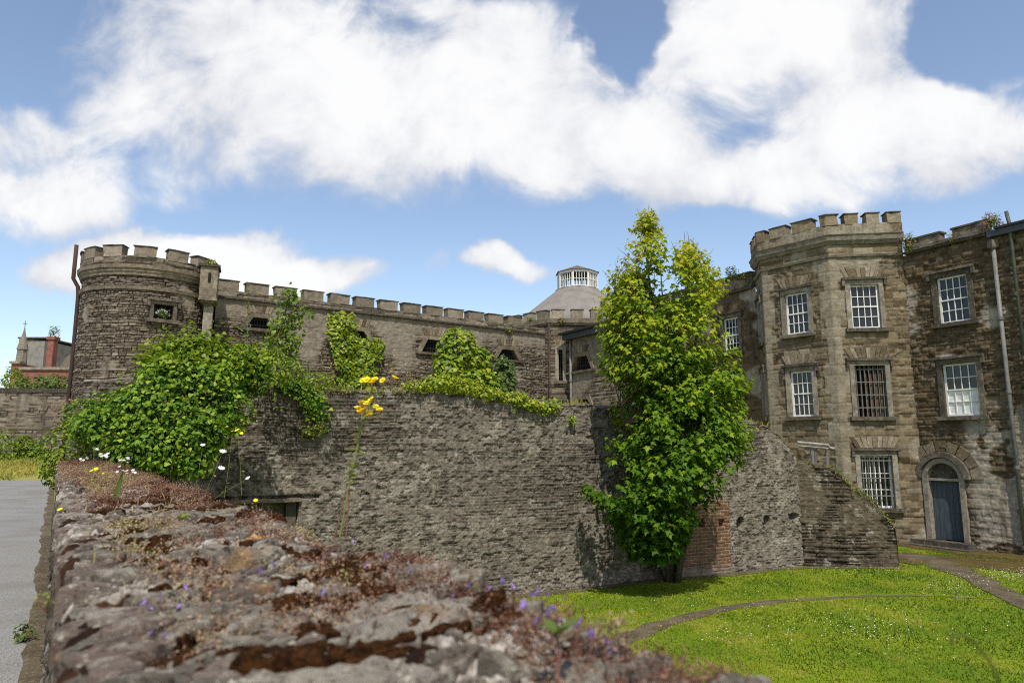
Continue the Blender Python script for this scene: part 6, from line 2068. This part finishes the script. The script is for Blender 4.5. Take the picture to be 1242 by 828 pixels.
# warp the cloud outlines
n1 = wnoise(2.6, 6, .55, cmb.outputs[0]); off = wn('ShaderNodeVectorMath', operation='ADD'); off.inputs[1].default_value = (7.3, 2.1, 0); wl(cmb.outputs[0], off.inputs[0])
n2 = wnoise(2.6, 6, .55, off.outputs[0])
wx = wm('ADD', uu, wm('MULTIPLY', wm('SUBTRACT', n1, .5), .30)); wy = wm('ADD', vv, wm('MULTIPLY', wm('SUBTRACT', n2, .5), .22))
blobs = [(300, 85, 190, 120, 1), (450, 120, 190, 115, 1.1), (600, 110, 170, 130, 1.2), (560, 195, 190, 45, .9), (740, 175, 170, 75, 1.2), (930, 60, 190, 110, 1.1), (880, 195, 200, 55, 1.1), (1060, 150, 190, 80, 1.2), (1190, 170, 130, 65, 1.1), (1000, 15, 150, 50, .9), (700, 215, 130, 40, .9), (1238, 95, 34, 28, .8), (1000, 225, 150, 28, .8),
         (55, 225, 120, 55, 1), (20, 158, 80, 34, .8), (210, 205, 70, 38, .62), (165, 120, 80, 50, .6), (240, 150, 70, 60, .6),
         (215, 316, 150, 46, 1.9), (345, 335, 105, 28, 1.4), (612, 331, 62, 15, 1.0), (520, 326, 18, 20, .42), (90, 335, 60, 22, .7), (560, 10, 130, 40, .9), (330, 20, 190, 40, .8), (430, 190, 120, 50, .8)]
dens = None
def blob(px, py, rx, ry, a):
    r0 = ray(px, py); c = (r0[0] / r0[1], r0[2] / r0[1])
    sx, sy = rx / FPX * 1.03, ry / FPX * 1.05
    dx = wm('MULTIPLY', wm('SUBTRACT', wx, c[0]), 1 / sx); dy = wm('MULTIPLY', wm('SUBTRACT', wy, c[1]), 1 / sy)
    d2 = wm('ADD', wm('MULTIPLY', dx, dx), wm('MULTIPLY', dy, dy))
    return wm('MULTIPLY', wm('SUBTRACT', 1.0, wm('MULTIPLY', d2, .55)), a)
for bb in blobs:
    e = blob(*bb)
    if dens is None: dens = e
    else:
        o = wn('ShaderNodeMath', operation='SMOOTH_MAX'); wl(dens, o.inputs[0]); wl(e, o.inputs[1]); o.inputs[2].default_value = .35; dens = o.outputs[0]
for px, py, rx, ry, a in [(750, 25, 42, 62, 1.3), (925, 105, 40, 22, .25), (890, 152, 44, 14, .22), (480, 40, 40, 30, .15), (1200, 40, 90, 60, 1.0), (870, 260, 60, 20, .4)]:
    e = wm('MAXIMUM', blob(px, py, rx, ry, a), 0.0); dens = wm('SUBTRACT', dens, e)
# clouds over the rest of the sky dome (behind and above the camera)
nb = wnoise(1.6, 6, .55, tc.outputs['Generated'])
front = wm('MULTIPLY', wm('GREATER_THAN', sep.outputs[1], .3), 1.0)
rest = wm('MULTIPLY', wm('SUBTRACT', nb, .47), 6.0)
mixd = wn('ShaderNodeMix'); wl(front, mixd.inputs[0]); wl(rest, mixd.inputs[2]); wl(dens, mixd.inputs[3])
fine = wnoise(7, 9, .62, cmb.outputs[0], .4)
dd = wm('ADD', mixd.outputs[0], wm('MULTIPLY', wm('SUBTRACT', fine, .5), 1.8))
mr = wn('ShaderNodeMapRange', interpolation_type='SMOOTHSTEP'); mr.inputs[1].default_value = .10; mr.inputs[2].default_value = .85; wl(dd, mr.inputs[0])
cover = wm('POWER', mr.outputs[0], 1.1)
# cloud body: white where thick, slightly lilac grey in thin and low parts
sh = wnoise(4.2, 6, .6, cmb.outputs[0], .3)
shade = wn('ShaderNodeMapRange', interpolation_type='SMOOTHSTEP'); shade.inputs[1].default_value = .1; shade.inputs[2].default_value = .95
wl(wm('ADD', wm('MULTIPLY', dd, .75), wm('MULTIPLY', wm('SUBTRACT', sh, .5), 1.9)), shade.inputs[0])
cc = wn('ShaderNodeMix', data_type='RGBA'); cc.inputs[6].default_value = (.48, .495, .54, 1); cc.inputs[7].default_value = (.72, .72, .72, 1); wl(shade.outputs[0], cc.inputs[0])
hsv = wn('ShaderNodeHueSaturation'); hsv.inputs['Saturation'].default_value = .93; wl(sky.outputs[0], hsv.inputs['Color'])
skm = wn('ShaderNodeVectorMath', operation='SCALE'); wl(hsv.outputs[0], skm.inputs[0]); skm.inputs['Scale'].default_value = SKY_STRENGTH
fin = wn('ShaderNodeMix', data_type='RGBA'); wl(wm('MULTIPLY', cover, .97), fin.inputs[0]); wl(skm.outputs[0], fin.inputs[6]); wl(cc.outputs[2], fin.inputs[7])
bg = wn('ShaderNodeBackground'); bg.inputs[1].default_value = 1.0; wl(fin.outputs[2], bg.inputs[0]); wl(bg.outputs[0], out.inputs[0])

cd = D.cameras.new('camera'); cam = D.objects.new('camera', cd); COL.objects.link(cam)
cam.location = CAM; cam.rotation_euler = (math.pi / 2 + PITCH, 0, 0)
cd.sensor_width = 36; cd.lens = FPX / 1242 * 36; cd.clip_start = .02; cd.clip_end = 3000
cd.dof.use_dof = True; cd.dof.focus_distance = 11.0; cd.dof.aperture_fstop = 4.5
SC.camera = cam
SC.view_settings.view_transform = 'Standard'; SC.view_settings.look = 'None'; SC.view_settings.gamma = 1; SC.view_settings.exposure = 0.48
SC.view_settings.use_curve_mapping = False
SC.cycles.max_bounces = 6; SC.cycles.transparent_max_bounces = 4; SC.cycles.use_denoising = False; SC.cycles.filter_width = 1.1
